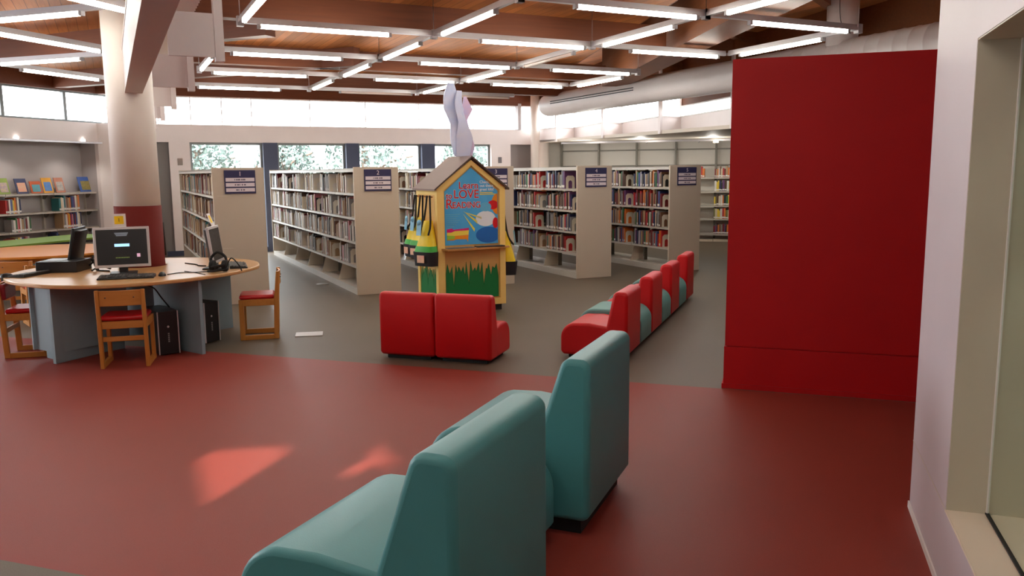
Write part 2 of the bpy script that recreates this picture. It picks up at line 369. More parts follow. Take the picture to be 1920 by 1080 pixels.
for (xa, ya), (xb, yb) in ((dkr[0], h1), (h1, AtoB(3.2, -3.7))): prism(bm, [(xa, ya), (xb, yb), (xb + .02, yb + .01), (xa + .02, ya + .01)], 'z', ZD, ZH + .05)
struct('trim_41', bm, GLULAM, rot=ROTB)
for bb in (5.3, 8.62, 12.1, 14.75):
    # the hip beam: world line through (1.80,12.70) and (2.15,8.67)
    def hip(b):
        p0 = Vector((1.80, 12.70, 0)); dv = Vector((0.35, -4.03, 0)); t = (b - p0.dot(dB)) / dv.dot(dB); return (p0 + dv * t).dot(dP)
    bm = BM(); box(bm, 0.2, min(hip(bb) - .1, 8.9), bb - .08, bb + .08, 3.05, ZD); struct('ceiling_beam', bm, GLULAM, rot=ROTB)
hp0 = Vector((1.62, 14.8, 0)); hp1 = Vector((2.75, 2.0, 0)); hd = (hp1 - hp0); ha = math.atan2(hd.y, hd.x)
bm = BM(); box(bm, 0, hd.length, 0, .42, 3.03, ZH); struct('ceiling_beam', bm, GLULAML, loc=hp0, rot=ha)
for (x, y) in ((2.5, 11.6), (2.35, 15.6), (2.75, 8.8), (3.0, 5.6)):
    bm = BM(); box(bm, 0, 8.5, -.06, .06, 3.56, ZH); struct('ceiling_beam', bm, GLULAML, loc=(x, y, 0), rot=math.radians(90 - 34))
for (q, a, ln) in ((-12, 11.2, 6.2), (-12, 8.6, 6.6), (-12, 6.0, 7.2), (-12, 3.4, 7.5)):
    P = PA(q, a); bm = BM(); box(bm, 0, ln, -.08, .08, 3.05, ZD); struct('ceiling_beam', bm, GLULAM, loc=P, rot=math.radians(-24))

# red partition, right wall with inner window, rear enclosure
bm = BM(); box(bm, -.38, 4.6, 5.92, 6.22, .31, 2.295); box(bm, -.385, 4.6, 5.915, 6.22, .03, .303); box(bm, -.37, 4.6, 5.93, 6.2, .303, .31); box(bm, -.395, 4.6, 5.9, 6.22, 0, .035)
struct('wall_center', bm, REDWALL, rot=ROTA)
QR = .59; WA = 3.19; WZ0, WZ1 = .32, 1.98
bm = BM(); box(bm, QR, QR + .5, WA, 4.0, 0, ZH); box(bm, QR, QR + .5, -3.6, WA, WZ1, ZH); box(bm, QR, QR + .5, -3.6, .4, 0, WZ1); box(bm, QR, QR + .5, .4, WA, 0, WZ0 - .005)
struct('wall_right', bm, mat('right_wall_paint', (208, 194, 200), 0.5, noise=0.04, scale=2), rot=ROTA)
bm = BM(); box(bm, QR + .001, QR + .5, WA - .006, WA - .001, WZ0, WZ1); box(bm, QR + .001, QR + .5, .4, WA, WZ1 - .006, WZ1 - .001); struct('trim_20', bm, mat('beige_reveal', (206, 198, 180), 0.6, noise=0.05, scale=3), rot=ROTA)
bm = BM(); box(bm, QR - .0015, QR - .001, -3.5, 4.0, WZ0 - .003, WZ0 + .002); struct('trim_22', bm, WARMW, rot=ROTA)
bm = BM(); box(bm, QR - .004, QR + .55, .4, WA - .006, WZ0 - .005, WZ0); struct('trim_21', bm, mat('cream_sill', (232, 216, 200), 0.45), rot=ROTA)
bm = BM(); box(bm, QR - .008, QR - .001, -3.5, 4.0, 0, .03); struct('baseboard_right', bm, MULL, rot=ROTA)
w = bpy.data.objects.new('window_50', None); COL.objects.link(w); w['kind'] = 'structure'; w.location = PA(QR + .132, 0); w.rotation_euler = (0, 0, ROTA)
bm = BM(); quad(bm, [(0, .4, WZ0), (0, WA - .006, WZ0), (0, WA - .006, WZ1), (0, .4, WZ1)]); obj('pane', bm, GLASSG, w)
bm = BM(); box(bm, -.006, .006, .4, WA - .006, WZ0, WZ0 + .006); obj('gasket', bm, [DARK], w)
bm = BM(); box(bm, -.004, .004, WA - .012, WA - .006, WZ0 + .006, WZ1); obj('jamb_bead', bm, [MULL], w)
# the office behind the inner window
bm = BM(); box(bm, 3.6, 3.7, -3.6, 4.0, 0, ZH); box(bm, QR + .5, 3.7, 3.9, 4.0, 0, ZH); struct('wall_office', bm, WARMW, rot=ROTA)
# unseen rear wall; its openings are made up, cut to shape the sun patches
AR = -3.5
def to_rear(q, a):
    t = (a - AR) / (SUN_DIR.dot(dA)); return q - SUN_DIR.dot(dQ) * t, -SUN_DIR.z * t
PATCH = [[(-3.02, 3.55), (-3.03, 3.70), (-2.70, 3.88), (-2.60, 3.79), (-2.56, 3.06)], [(-2.165, 3.62), (-2.13, 3.86), (-2.05, 3.74), (-2.08, 3.57)], [(-2.21, 4.08), (-1.90, 3.77), (-2.07, 3.78), (-2.16, 3.92)]]
holes = [[to_rear(*c) for c in pt] for pt in PATCH]
bm = BM()
outer = [(-12.1, 0), (9.2, 0), (9.2, ZH), (-12.1, ZH)]
edges = []
for loop in [outer] + holes:
    vv = [bm.verts.new((x, 0, z)) for x, z in loop]
    edges += [bm.edges.new((vv[i], vv[(i + 1) % len(vv)])) for i in range(len(vv))]
bmesh.ops.triangle_fill(bm, use_beauty=True, use_dissolve=False, edges=edges)
for f in list(bm.faces):
    c = f.calc_center_median()
    for h in holes:
        ins = False; n = len(h)
        for i in range(n):
            (xa, za), (xb, zb) = h[i], h[(i + 1) % n]
            if (za > c.z) != (zb > c.z) and c.x < (xb - xa) * (c.z - za) / (zb - za) + xa: ins = not ins
        if ins: bm.faces.remove(f); break
struct('wall_rear', bm, WHITE, loc=PA(0, AR), rot=ROTA)
q0, a0 = BtoA(9.35, 3.5)
bm = BM(); prism(bm, [(9.0, AR), (9.1, AR), (q0 + .6, a0), (q0 + .5, a0)], 'z', 0, ZH); struct('wall_rear_right', bm, WHITE, rot=ROTA)
# ------------------------------------------------------------------ outside
bm = BM(); quad(bm, [(-60, 12.2, -.05), (60, 12.2, -.05), (60, 90, -.05), (-60, 90, -.05)]); struct('ground_outside', bm, mat('pale_paving', (190, 190, 184), 0.8, noise=0.1, scale=1), loc=PB(0, 5.1), rot=ROTB)

# ------------------------------------------------------------------ main column with steel beam and white fins
TC = Vector((-3.569, 7.86, 0))                      # column centre, a little behind the desk centre
bm = BM(); cyl(bm, (0, 0, 1.265), (0, 0, ZD), .205, 40); cyl(bm, (0, 0, 0), (0, 0, 1.265), .21, 40, 1); struct('column', bm, [COLW, COLRED], loc=TC)
pc, bc = TC.dot(dP), TC.dot(dB)
bm = BM(); box(bm, pc - .045, pc + .105, .5, bc - .05, 2.30, 2.32); box(bm, pc - .045, pc + .105, .5, bc - .05, 2.68, 2.70); box(bm, pc - .04, pc + .0, .5, bc - .05, 2.32, 2.68)
box(bm, pc + .09, pc + .1, .5, bc - .05, 2.32, 2.68)
struct('trim_30', bm, STEELB, rot=ROTB)
for k, bb in enumerate((3.2, 5.15, 7.0, 8.95, 10.85, 12.8, 14.7)):
    bm = BM(); box(bm, .35, .625, bb, bb + .03, 2.225, 2.47); box(bm, .60, .65, bb - .03, bb + .04, 2.2, ZD); struct('trim_%d' % (31 + k), bm, WHITE, rot=ROTB)
bm = BM()
for k in range(60):
    y0 = 3.3 + k * .1; prism(bm, [(y0, 2.72), (y0 + .05, 2.75), (y0 + .1, 2.72), (y0 + .1, 2.74), (y0 + .05, 2.77), (y0, 2.74)], 'x', .36, .64)
struct('trim_40', bm, CORR, rot=ROTB)

# ------------------------------------------------------------------ suspended lights
ZL = 2.90
def light_mesh(ln, off, lit):
    bm = BM(); box(bm, .03, ln - .03, -.024, .024, .018, .05); box(bm, .03, ln - .03, -.012, .012, .05, .075)
    h = bm
    t = BM(); cyl(t, (off, 0, 0), (off + 1.22, 0, 0), .021, 10)
    c = BM(); box(c, -.03, .03, -.03, .03, -.01, .08); tube(c, [(0, 0, .08), (0, 0, ZD - ZL)], .003, 4)
    e = BM(); box(e, off - .03, off, -.022, .022, -.02, .02)
    g = BM(); box(g, off + 1.22, off + 1.25, -.022, .022, -.02, .02)
    return h, t, c, e, g
_lm = {}
def light(P, rot, ln, off, label, lit=True):
    key = (round(ln, 2), off, lit)
    t = thing('ceiling_light', label, 'ceiling light', P, rot, 'suspended tube lights')
    if key not in _lm:
        h, tu, c, e, e2 = light_mesh(ln, off, lit)
        a = obj('housing', h, SILVER, t); b = obj('tube', tu, TUBE if lit else TUBEOFF, t); d = obj('hanger', c, SILVER, t); g = obj('socket', e, mat('tube_socket', (150, 146, 148), .5), t); g2 = obj('socket', e2, mat('tube_socket', (150, 146, 148), .5), t)
        _lm[key] = [a, b, d, g, g2]
    else:
        for s in _lm[key]:
            x = s.copy(); COL.objects.link(x); x.parent = t
NP = [1.17, 3.05, 4.92, 6.83]; NB = [4.15, 6.09, 8.04, 9.92, 11.85, 13.85]
rowname = {6.09: 'fifth', 8.04: 'fourth', 9.92: 'third', 11.85: 'second', 13.85: 'nearest'}
for b in NB[1:]:
    for i in range(3):
        if b == 6.09 and i == 0: continue
        ln = NP[i + 1] - NP[i]
        lit = not (b == 13.85 and i >= 1)
        where = ['bay beside the white fins', 'middle bay', 'bay beside the duct'][i]
        rn = 'nearest the back windows' if b == 13.85 else '%s line from the back windows' % rowname[b]
        light(PB(NP[i], b, ZL), ROTB, ln, .18 if i == 0 else .53, ('lit' if lit else 'dim') + ' cross tube light, %s, %s' % (rn, where), lit)
for i, p in enumerate(NP):
    for j in range(len(NB) - 1):
        if p == 1.17 and j not in (1, 3): continue
        if p == 6.83 and j not in (1, 3): continue
        if j == 4 and p == 1.17: continue
        lit = not (p == 4.92 and j == 2)
        ln = NB[j + 1] - NB[j]
        wh = ['line beside the white fins', 'line nearer the column', 'line nearer the red partition', 'line beside the duct'][i]
        light(PB(p, NB[j], ZL), ROTB + math.pi / 2, ln, .42 if j != 1 else .47, ('lit' if lit else 'clear unlit') + ' lengthwise tube light, %s bay from the back windows, %s' % (ORD[5 - j], wh), lit)
for a, wn_ in ((2.6, 'nearest row'), (.9, 'row overhead')):  # unseen tubes, added to brighten the foreground
    for q, wq in ((-1.5, 'beside the inner window'), (-3.6, 'over the teal chairs')): light(PA(q, a, ZL), ROTA, 1.87, .3, 'added tube light above the camera, out of view, %s, %s' % (wn_, wq))
for b in (4.4, 2.2):  # more unseen tubes, added to light the column and fins
    for p in (-.7, -2.7): light(PB(p, b, ZL), ROTB, 1.87, .3, 'added tube light over the red carpet, out of view, line %s' % ('nearest the desk' if b > 4 else 'above the sun patches' if b > 1 else 'nearest the rear wall') + (' outer' if p < -1 else ' inner'))
# the grid left of the column (A frame)
for (q, a, r, ln, off, lb) in ((-7.2, 5.62, 0, 1.95, .3, 'lit tube light slanting up behind the white column, upper of two'), (-9.35, 7.75, 0, 1.95, .25, 'lit tube light slanting up behind the white column, lower of two'),
                               (-7.2, 5.62, 1, 1.95, .5, 'lit tube light slanting down behind the white column, middle of three'), (-9.35, 7.75, 1, 1.95, .5, 'lit tube light slanting down just above the left clerestory'),
                               (-5.25, 4.2, 1, 1.6, .3, 'lit tube light meeting the top of the white column')):
    light(PA(q, a, ZL), ROTA + (math.pi / 2 if r else 0), ln, off, lb)

# ------------------------------------------------------------------ air duct with riser
t = thing('air_duct', 'fat white round air duct running above the right clerestory', 'air duct', PB(8.36, 9.9, 2.92), ROTB + math.pi / 2)
bm = BM(); R = .225
n = 32; prof = [(-6.4, R)]
for k in range(56): prof += [(-6.35 + k * .2, R), (-6.34 + k * .2, R + .006), (-6.33 + k * .2, R + .006), (-6.32 + k * .2, R)] if k < 28 else [(-6.35 + k * .2, R)]
prof = [q for q in prof if q[0] < 5.4] + [(5.45, R), (5.55, R * .92), (5.61, R * .7), (5.63, R * .35)]
rings = []
for x, r in prof: rings.append([bm.verts.new((x, r * math.cos(2 * math.pi * k / n), r * math.sin(2 * math.pi * k / n))) for k in range(n)])
for a, b in zip(rings, rings[1:]):
    for k in range(n): bm.faces.new((a[k], a[(k + 1) % n], b[(k + 1) % n], b[k]))
bm.faces.new(rings[-1]); bm.faces.new(rings[0]); bmesh.ops.recalc_face_normals(bm, faces=bm.faces)
obj('duct_body', bm, DUCTM, t, smooth=True)
bm = BM()
for dz in (.035, -.005): box(bm, 2.05, 5.0, R - .002, R + .006, dz - .008, dz + .008)
obj('slot_vent', bm, DARK, t)
bm = BM(); cyl(bm, (-2.2, 0, .15), (-2.2, 0, ZH - 2.92), .19, 28); obj('riser', bm, DUCTM, t)
bm = BM(); tube(bm, curve_pts([(-2.30, .17, 1.0), (-2.31, .175, .55), (-2.36, .17, .36), (-2.46, .14, .26)], 6), .004); obj('cable', bm, DARK, t)

# ------------------------------------------------------------------ soft seating
def arc(cx, cz, r, a0, a1, n=7): return [(cx + r * math.cos(math.radians(a0 + (a1 - a0) * k / n)), cz + r * math.sin(math.radians(a0 + (a1 - a0) * k / n))) for k in range(n + 1)]
def lounge(label, P, rot, w, d, h, sh, bt, bb, m, group, z0=.05):
    """armless seat: local x 0 = back plane .. -d front; y 0..w along the row"""
    t = thing('lounge_chair', label, 'lounge chair', P, rot, group)
    rf = sh * .42
    bm = BM()
    poly = [(-d + .02, z0), (-d, z0 + .03)] + arc(-d + rf, sh - rf, rf, 180, 100, 8) + [(-d + rf + .12, sh + .004), (-bb + .02, sh - .02), (-bb + .02, z0)]
    prism(bm, poly, 'y', 0.004, w - .004); obj('seat', bm, m, t, bevel=.022, seg=4)
    bm = BM(); rt = bt * .5
    poly = [(-bb, z0), (-bb - .01, sh - .03)] + arc(-bt + .02, h - rt * .95, rt * .95, 165, 90, 5) + arc(-rt * .8, h - rt * .8, rt * .8, 90, 5, 5) + [(0, z0 + .03), (-.02, z0)]
    prism(bm, poly, 'y', 0, w); obj('backrest', bm, m, t, bevel=.025, seg=4)
    bm = BM(); box(bm, -d + .06, -.05, .05, w - .05, 0, z0 + .01); obj('plinth', bm, BLACKR, t)
    return t
def stool(label, P, rot, w, d, h, m, group, z0=.05):
    t = thing('ottoman', label, 'ottoman', P, rot, group); r = h * .4; bm = BM()
    poly = [(-d + .02, z0), (-d, z0 + .03)] + arc(-d + r, h - r, r, 180, 90, 7) + arc(-r, h - r, r, 90, 0, 7) + [(0, z0 + .03), (-.02, z0)]
    prism(bm, poly, 'y', 0.003, w - .003); obj('cushion', bm, m, t, bevel=.02, seg=3)
    bm = BM(); box(bm, -d + .05, -.05, .04, w - .04, 0, z0 + .01); obj('plinth', bm, BLACKR, t)
    return t
lounge('large teal lounge chair nearest the camera, its seat toward the sun patches', PA(-.815, 1.93), ROTA - math.radians(5), .70, .775, .795, .43, .115, .26, TEAL, 'teal lounge chairs on the red carpet', .07)
lounge('large teal lounge chair farther away, its tall back before the red seat row', PA(-.745, 3.22), ROTA - math.radians(3.6), .71, .765, .775, .428, .105, .235, TEAL, 'teal lounge chairs on the red carpet', .07)
stool('small teal ottoman wedged between the two large teal lounge chairs', PA(-.93, 2.69), ROTA - math.radians(5), .51, .40, .38, TEAL, None)
RR = ROTA - math.radians(2.3); base = PA(-1.19, 6.5); dr = Vector((math.sin(aA + math.radians(2.3)), math.cos(aA + math.radians(2.3)), 0))
edges_ = [0, .54, 1.04, 1.57, 2.08, 2.60, 3.12, 3.66]
nm = ['first', 'first', 'second', 'second', 'third', 'third', 'last']
for i in range(7):
    P = base + dr * edges_[i]; wd = edges_[i + 1] - edges_[i]
    if i % 2 == 0:
        lounge('red lounge chair, %s red one in the row with teal%s' % (nm[i], ', from the carpet edge' if i < 6 else ', by the bookcases'), P, RR, wd - .01, .57, .575, .30, .10, .17, REDV, 'red lounge chairs in the long row', .03)
    else:
        stool('pale teal ottoman, %s teal one in the row of red chairs, from the carpet edge' % nm[i], P, RR, wd - .01, .565, .335, TEALV, 'teal ottomans in the long row', .03)
for i, lb in ((0, 'red lounge chair seen from behind, the one nearer the computer desk'), (1, 'red lounge chair seen from behind, the one nearer the long seat row')):
    P = PA(-3.218 + (.503 if i else 0), 6.08)
    lounge(lb, P, ROTA + math.radians(-90), .497, .50, .565, .30, .10, .17, REDV, 'pair of red lounge chairs in front of the kiosk', .03)

# ------------------------------------------------------------------ books
BOOKCOL = {'white': (222, 218, 212), 'cream': (214, 200, 170), 'grey': (140, 138, 138), 'black': (36, 34, 36), 'dark brown': (82, 56, 44), 'brown': (120, 84, 62), 'tan': (176, 144, 108),
           'dark red': (118, 30, 34), 'red': (184, 44, 44), 'orange': (220, 120, 48), 'yellow': (232, 200, 60), 'olive': (120, 116, 60), 'green': (58, 110, 70), 'teal': (44, 112, 116),
           'blue': (62, 84, 140), 'navy': (40, 46, 84), 'purple': (104, 62, 110), 'pink': (206, 128, 138)}
PAPER = mat('book_paper', (224, 216, 200), 0.8)
LABELM = mat('spine_label', (232, 230, 226), 0.6)
_bk = {}
def bookmesh(c, label=True):
    k = (c, label)
    if k in _bk: return _bk[k]
    bm = BM()
    box(bm, 0, .03, 0, 1, 0, 1, 0); box(bm, .03, 1, 0, .1, 0, 1, 0); box(bm, .03, 1, .9, 1, 0, 1, 0); box(bm, .03, .97, .1, .9, .012, .985, 1)
    if label: quad(bm, [(-.004, .02, .06), (-.004, .98, .06), (-.004, .98, .2), (-.004, .02, .2)][::-1], 2)
    me = bpy.data.meshes.new('book'); bm.to_mesh(me); bm.free()
    for m in (mat('cover_' + c.replace(' ', '_'), BOOKCOL[c], .5), PAPER, LABELM): me.materials.append(m)
    _bk[k] = me; return me
NBOOK = [0]; STUFF = []          # STUFF: books past the 300 that show largest
def book(c, P, rot, size, label, group):
    if NBOOK[0] >= 300: STUFF.append((c, Matrix.LocRotScale(P, Matrix.Rotation(rot, 3, 'Z').to_quaternion(), Vector(size)))); return
    NBOOK[0] += 1
    o = bpy.data.objects.new('book', bookmesh(c, size[1] > .012)); COL.objects.link(o); o.location = P; o.rotation_euler = (0, 0, rot); o.scale = size
    tag(o, label, 'book', group)
PAL_DARK = ['brown', 'dark brown', 'white', 'grey', 'black', 'dark red', 'tan', 'navy', 'blue', 'cream', 'dark brown', 'green', 'purple', 'grey', 'brown', 'grey', 'black', 'dark red', 'orange', 'tan', 'red', 'navy']
PAL_PALE = ['white', 'grey', 'tan', 'brown', 'white', 'cream', 'dark brown', 'white', 'pink', 'grey', 'black', 'tan', 'dark red']
PAL_KIDS = ['red', 'yellow', 'blue', 'white', 'orange', 'green', 'pink', 'purple', 'cream', 'teal', 'dark red', 'white', 'tan', 'navy']
PAL_YEL = ['yellow', 'orange', 'red', 'cream', 'yellow', 'olive', 'black', 'tan', 'white', 'yellow', 'dark brown', 'green']
def _arch(bm, h=.19, d=.15, t=.003):
    """steel bookend plate with an arched opening, standing across the shelf"""
    n = 10; out = [(0, 0), (0, h - .03), (.03, h), (d - .03, h), (d, h - .03), (d, 0)]
    a = [(d * .72, 0), (d * .72, h * .45)] + [(d * .5 + d * .22 * math.cos(math.pi * k / n), h * .45 + d * .22 * math.sin(math.pi * k / n)) for k in range(1, n)] + [(d * .28, h * .45), (d * .28, 0)]
    prism(bm, out + a, 'y', 0, t); box(bm, 0, d, -.09, 0, 0, .003)
_be = []
def bookend(P, rot, label, group):
    if not _be:
        bm = BM(); _arch(bm); me = bpy.data.meshes.new('bookend'); bm.to_mesh(me); bm.free(); me.materials.append(mat('bookend_plate', (226, 218, 202), .45)); _be.append(me)
    o = bpy.data.objects.new('bookend', _be[0]); COL.objects.link(o); o.location = P; o.rotation_euler = (0, 0, rot); tag(o, label, 'bookend', group)

ROWZ = [1.30, .99, .68, .37]
ROWN = ['top', 'second', 'third', 'lowest']
def bookcase(num, p0, ns, b0=10.22, w=.58):
    """double-faced steel bookcase, local x across (left face x=0), y away from the sign end"""
    S = 1.0; Ln = ns * S + .05
    t = thing('bookcase', 'double-sided beige steel bookcase whose end panel sign is numbered %d' % num, 'bookcase', PB(p0, b0), ROTB, 'numbered bookcases')
    H = 1.63
    for y0, y1 in ((0, .03), (Ln - .03, Ln)):
        bm = BM(); box(bm, -.005, w + .005, y0, y1, 0, H); obj('end_panel', bm, BEIGE, t, bevel=.004, seg=1)
    bm = BM(); box(bm, -.005, w + .005, .03, Ln - .03, H - .035, H - .015); box(bm, -.005, .0, .03, Ln - .03, H - .06, H - .015); box(bm, w, w + .005, .03, Ln - .03, H - .06, H - .015); obj('top_panel', bm, SHELFM, t)
    bm = BM(); box(bm, .0, w, .03, Ln - .03, 0.0, .085); obj('base', bm, SHELFM, t)
    for k in range(1, ns):
        bm = BM(); y = k * S + .025; box(bm, w / 2 - .025, w / 2 + .025, y - .015, y + .015, .085, H - .035); obj('upright', bm, POSTM, t)
    for s in (0, 1):
        for r, z in enumerate(ROWZ):
            for k in range(ns if s == 0 else 1):
                y0, y1 = (k * S + .032, (k + 1) * S + .018) if s == 0 else (.032, Ln - .032)
                bm = BM(); x0, x1 = (.005, .25) if s == 0 else (w - .25, w - .005)
                xe = x0 if s == 0 else x1
                box(bm, x0, x1, y0, y1, z - .006, z); box(bm, min(xe, xe + (.004 if s == 0 else -.004)), max(xe, xe + (.004 if s == 0 else -.004)), y0, y1, z - .03, z)
                obj('shelf', bm, SHELFM, t)
    for k in range(ns):                                     # tapered brackets on the base shelf
        bm = BM(); y = k * S + .06 if k else .04
        prism(bm, [(.02, .085), (.09, .325), (.28, .325), (.28, .085)], 'y', y + .30 * 0 + .012, y + .016); obj('bracket', bm, mat('bracket_plate', (216, 206, 188), .5), t)
    # sign on the end panel
    bm = BM(); box(bm, .13, .485, -.012, 0, 1.325, 1.60); s = obj('sign', bm, SIGNN, t)
    text('sign_number', str(num), .075, SIGNW, s, (.31, -.0125, 1.533), align='CENTER')
    for j, z in enumerate((1.468, 1.408, 1.348)):
        bm = BM(); box(bm, .145, .472, -.0145, -.012, z, z + .043); obj('sign_strip', bm, SIGNW, s)
        bm = BM()
        for q in range((7, 5, 4)[j]):
            wd = .010 + .006 * ((q * 7 + j) % 3); xx = .31 + (q - (7, 5, 4)[j] / 2) * (.019 if j == 0 else .026); box(bm, xx, xx + wd, -.0152, -.0145, z + .012, z + .03)
        obj('sign_print', bm, SIGNT, s)
    return t
def fill(num, p0, ns, pal, fillf, b0=10.22, w=.58, near_first=True, skip=()):
    for k in range(ns):
        for r, z in enumerate(ROWZ):
            y0 = b0 + k + .05; y1 = b0 + (k + 1) - .0
            f = fillf(k, r); y = y1; cnt = 0; ys = []
            lim = y1 - f * .95
            while y > lim:
                th = rnd.uniform(.016, .042); ys.append((y - th, th)); y -= th
            lean = 0
            for j, (yy, th) in enumerate(reversed(ys)):
                c = rnd.choice(pal); h = rnd.uniform(.19, .265); d = min(.22, h * .78)
                book(c, PB(p0 + .015 + rnd.uniform(0, .02), yy, z), ROTB, (d, th * .94, h), '%s book, %s from the sign end on section %d, %s shelf of bookcase %d' % (c, ordw(j + 1), k + 1, ROWN[r], num), 'books on bookcase %d' % num)
            bookend(PB(p0 + .04, y - .006, z), ROTB, 'beige arched bookend holding the books of section %d, %s shelf of bookcase %d' % (k + 1, ROWN[r], num), 'arched bookends')
BC = [(1, 1.08, 5), (2, 2.765, 6), (3, 4.42, 6), (4, 6.02, 6), (5, 7.65, 6)]
for n, p, ns in BC: bookcase(n, p, ns)

# low shelf along the left wall and the tall one in the right alcove (A frame)
def wall_shelf(label, P, rot, bays, bw, zs, ztop, depth, posts):
    """local x along the wall, y towards the wall"""
    t = thing('wall_shelving', label, 'shelving', P, rot)
    for k in range(bays + 1):
        bm = BM(); box(bm, k * bw - .02, k * bw + .02, depth, depth + .06, 0, posts); obj('upright', bm, POSTM if posts > 1.5 else mat('pale_upright', (186, 180, 172), .5), t)
    for z in zs:
        for k in range(bays):
            bm = BM(); box(bm, k * bw + .004, (k + 1) * bw - .004, 0, depth, z - .012, z); box(bm, k * bw + .004, (k + 1) * bw - .004, 0, .012, z - .032, z); obj('shelf', bm, SHELFM, t)
    for k in range(bays + 1):
        for z in zs:
            if posts < 1.5:
                bm = BM(); x = k * bw - (.008 if k else -.006); prism(bm, [(.10, z - .012), (depth, z - .012), (depth, z - .11), (depth - .06, z - .11)], 'x', x, x + .004); obj('bracket', bm, POSTM, t)
    return t
LS0 = 8.3
wall_shelf('low pale steel shelving along the left alcove wall with display books on top', PA(QL - .14, LS0), ROTA + math.pi / 2, 4, .94, [1.26, .94, .63, .32, .05], 1.26, .26, 1.27)
ws = wall_shelf('tall steel shelving on the alcove wall beyond the bookcases, beside the red partition', PA(-5.0, 18.38), ROTA, 6, .875, [1.40, 1.10, .79, .50, .17], 1.66, .28, 2.19)
for k in range(6):
    bm = BM(); box(bm, k * .875 + .02, (k + 1) * .875 - .02, .30, .33, 1.655, 1.68); box(bm, k * .875 + .02, (k + 1) * .875 - .02, .30, .33, 2.0, 2.03); obj('crossbar', bm, POSTM, ws)
    bm = BM(); box(bm, k * .875 + .004, (k + 1) * .875 - .004, .0, .28, 0, .05); obj('kick_plate', bm, BEIGE, ws)
# books on the low left shelf: runs given as (start a, row height index, colours)
LROT = ROTA + math.pi          # spine faces +q, thickness runs along -a
def left_run(a0, z, cols, rown, h0=.23, where=''):
    a = a0
    for j, c in enumerate(cols):
        th = rnd.uniform(.022, .042); h = h0 * rnd.uniform(.85, 1.08)
        a += th
        book(c, PA(QL - .155, a, z), LROT, (min(.2, h * .8), th * .93, h), '%s book, %s in the %s run, %s shelf of the low left shelving' % (c, ordw(j + 1), where, rown), 'books on the low left shelf')
left_run(10.17, .94, ['red', 'dark red', 'white', 'blue', 'grey', 'yellow', 'orange', 'brown', 'white', 'navy'], 'second', .25, 'first')
left_run(11.22, .94, ['teal', 'cream', 'white', 'teal', 'grey', 'brown', 'tan', 'orange', 'navy', 'blue', 'purple', 'white', 'tan', 'orange'], 'second', .26, 'later')
left_run(10.25, .63, ['grey', 'white', 'green', 'pink', 'red', 'white', 'tan', 'grey', 'dark red', 'white', 'green'], 'third', .23, 'first')
left_run(11.28, .63, ['tan', 'grey', 'white', 'orange', 'yellow', 'red', 'purple', 'pink', 'navy', 'dark red', 'blue', 'white', 'cream', 'navy'], 'third', .27, 'later')
left_run(10.2, .32, ['red', 'pink', 'dark red', 'white', 'grey', 'yellow', 'white', 'blue', 'red', 'pink', 'white'], 'fourth', .22, 'first')
left_run(11.1, .32, ['navy', 'blue', 'black'], 'fourth', .25, 'later')
# face-out display books
def display(a, w, h, c1, c2, label):
    P = PA(QL - .26, a + .2, 1.262); t = thing('display_book', label, 'book', P, ROTA + math.pi / 2, 'display books on the low shelf')
    th = math.radians(14)
    bm = BM(); box(bm, 0, w, 0, .012, 0, h); o = obj('cover', bm, mat('display_' + str(c1), c1, .4, noise=.2, scale=9), t); o.rotation_euler = (-th, 0, 0)
    bm = BM(); box(bm, w * .14, w * .86, -.004, -.001, h * .12, h * .72); q = obj('cover_picture', bm, mat('display_pic_' + str(c2) + str(c1), c2, .4, noise=.5, scale=22, noise2=tuple(255 - v for v in c1)), t); q.rotation_euler = (-th, 0, 0)
    bm = BM(); box(bm, .01, w - .01, .04, .09, 0, .01); prism(bm, [(.04, 0), (.09, 0), (.07, h * .6)], 'x', w * .45, w * .55); obj('stand', bm, BEIGE, t)
display(9.98, .20, .27, (140, 160, 80), (220, 200, 120), 'green and yellow picture book standing on the low left shelf')
display(10.31, .22, .26, (60, 66, 100), (232, 130, 120), 'dark blue picture book with a pink patch on the low left shelf')
display(10.59, .22, .21, (190, 90, 50), (110, 130, 90), 'squat reddish brown picture book on the low left shelf')
display(10.84, .20, .27, (222, 160, 60), (120, 160, 190), 'orange picture book standing on the low left shelf')
display(11.10, .19, .27, (190, 130, 110), (230, 200, 180), 'pale pink picture book on the low left shelf')
display(11.62, .32, .28, (70, 100, 170), (70, 96, 70), 'wide blue picture book at the column end of the low left shelf')

# tall alcove shelves: last bay and a half hold books
RROT = ROTA + math.pi / 2
def right_run(q0, q1, z, pal, lab, rown):
    q = q0; j = 0
    while q < q1:
        th = rnd.uniform(.022, .05); h = rnd.uniform(.17, .24); j += 1; c = pal[(j * 5 + int(z * 10)) % len(pal)]
        book(c, PA(q + th, 18.41, z), RROT, (.16, th * .93, h), '%s book, %s from left on the %s alcove shelf beside the red partition' % (c, ordw(j), rown), 'books on the alcove shelf')
        q += th
for z, rn, pal in ((1.40, 'top', ['red', 'orange', 'cream', 'tan', 'brown', 'dark red', 'white']), (1.10, 'second', ['yellow', 'black', 'white', 'navy', 'dark brown', 'yellow', 'purple']), (.79, 'third', PAL_YEL), (.50, 'fourth', ['red', 'cream', 'white', 'olive', 'yellow', 'orange', 'yellow']), (.17, 'lowest', ['dark red', 'grey', 'brown', 'orange', 'black', 'purple'])):
    right_run(-1.50, -.98, z, pal, '', rn)
right_run(-1.84, -1.74, 1.40, ['red', 'yellow', 'orange'], '', 'upper left')
def two_near(k, r): return .8 if (k + r) % 3 else .62
fill(4, 6.02, 2, PAL_DARK, two_near)
fill(5, 7.65, 2, PAL_DARK, lambda k, r: .78)
fill(2, 2.765, 6, PAL_PALE, lambda k, r: .55 + .15 * ((k * 3 + r) % 3))
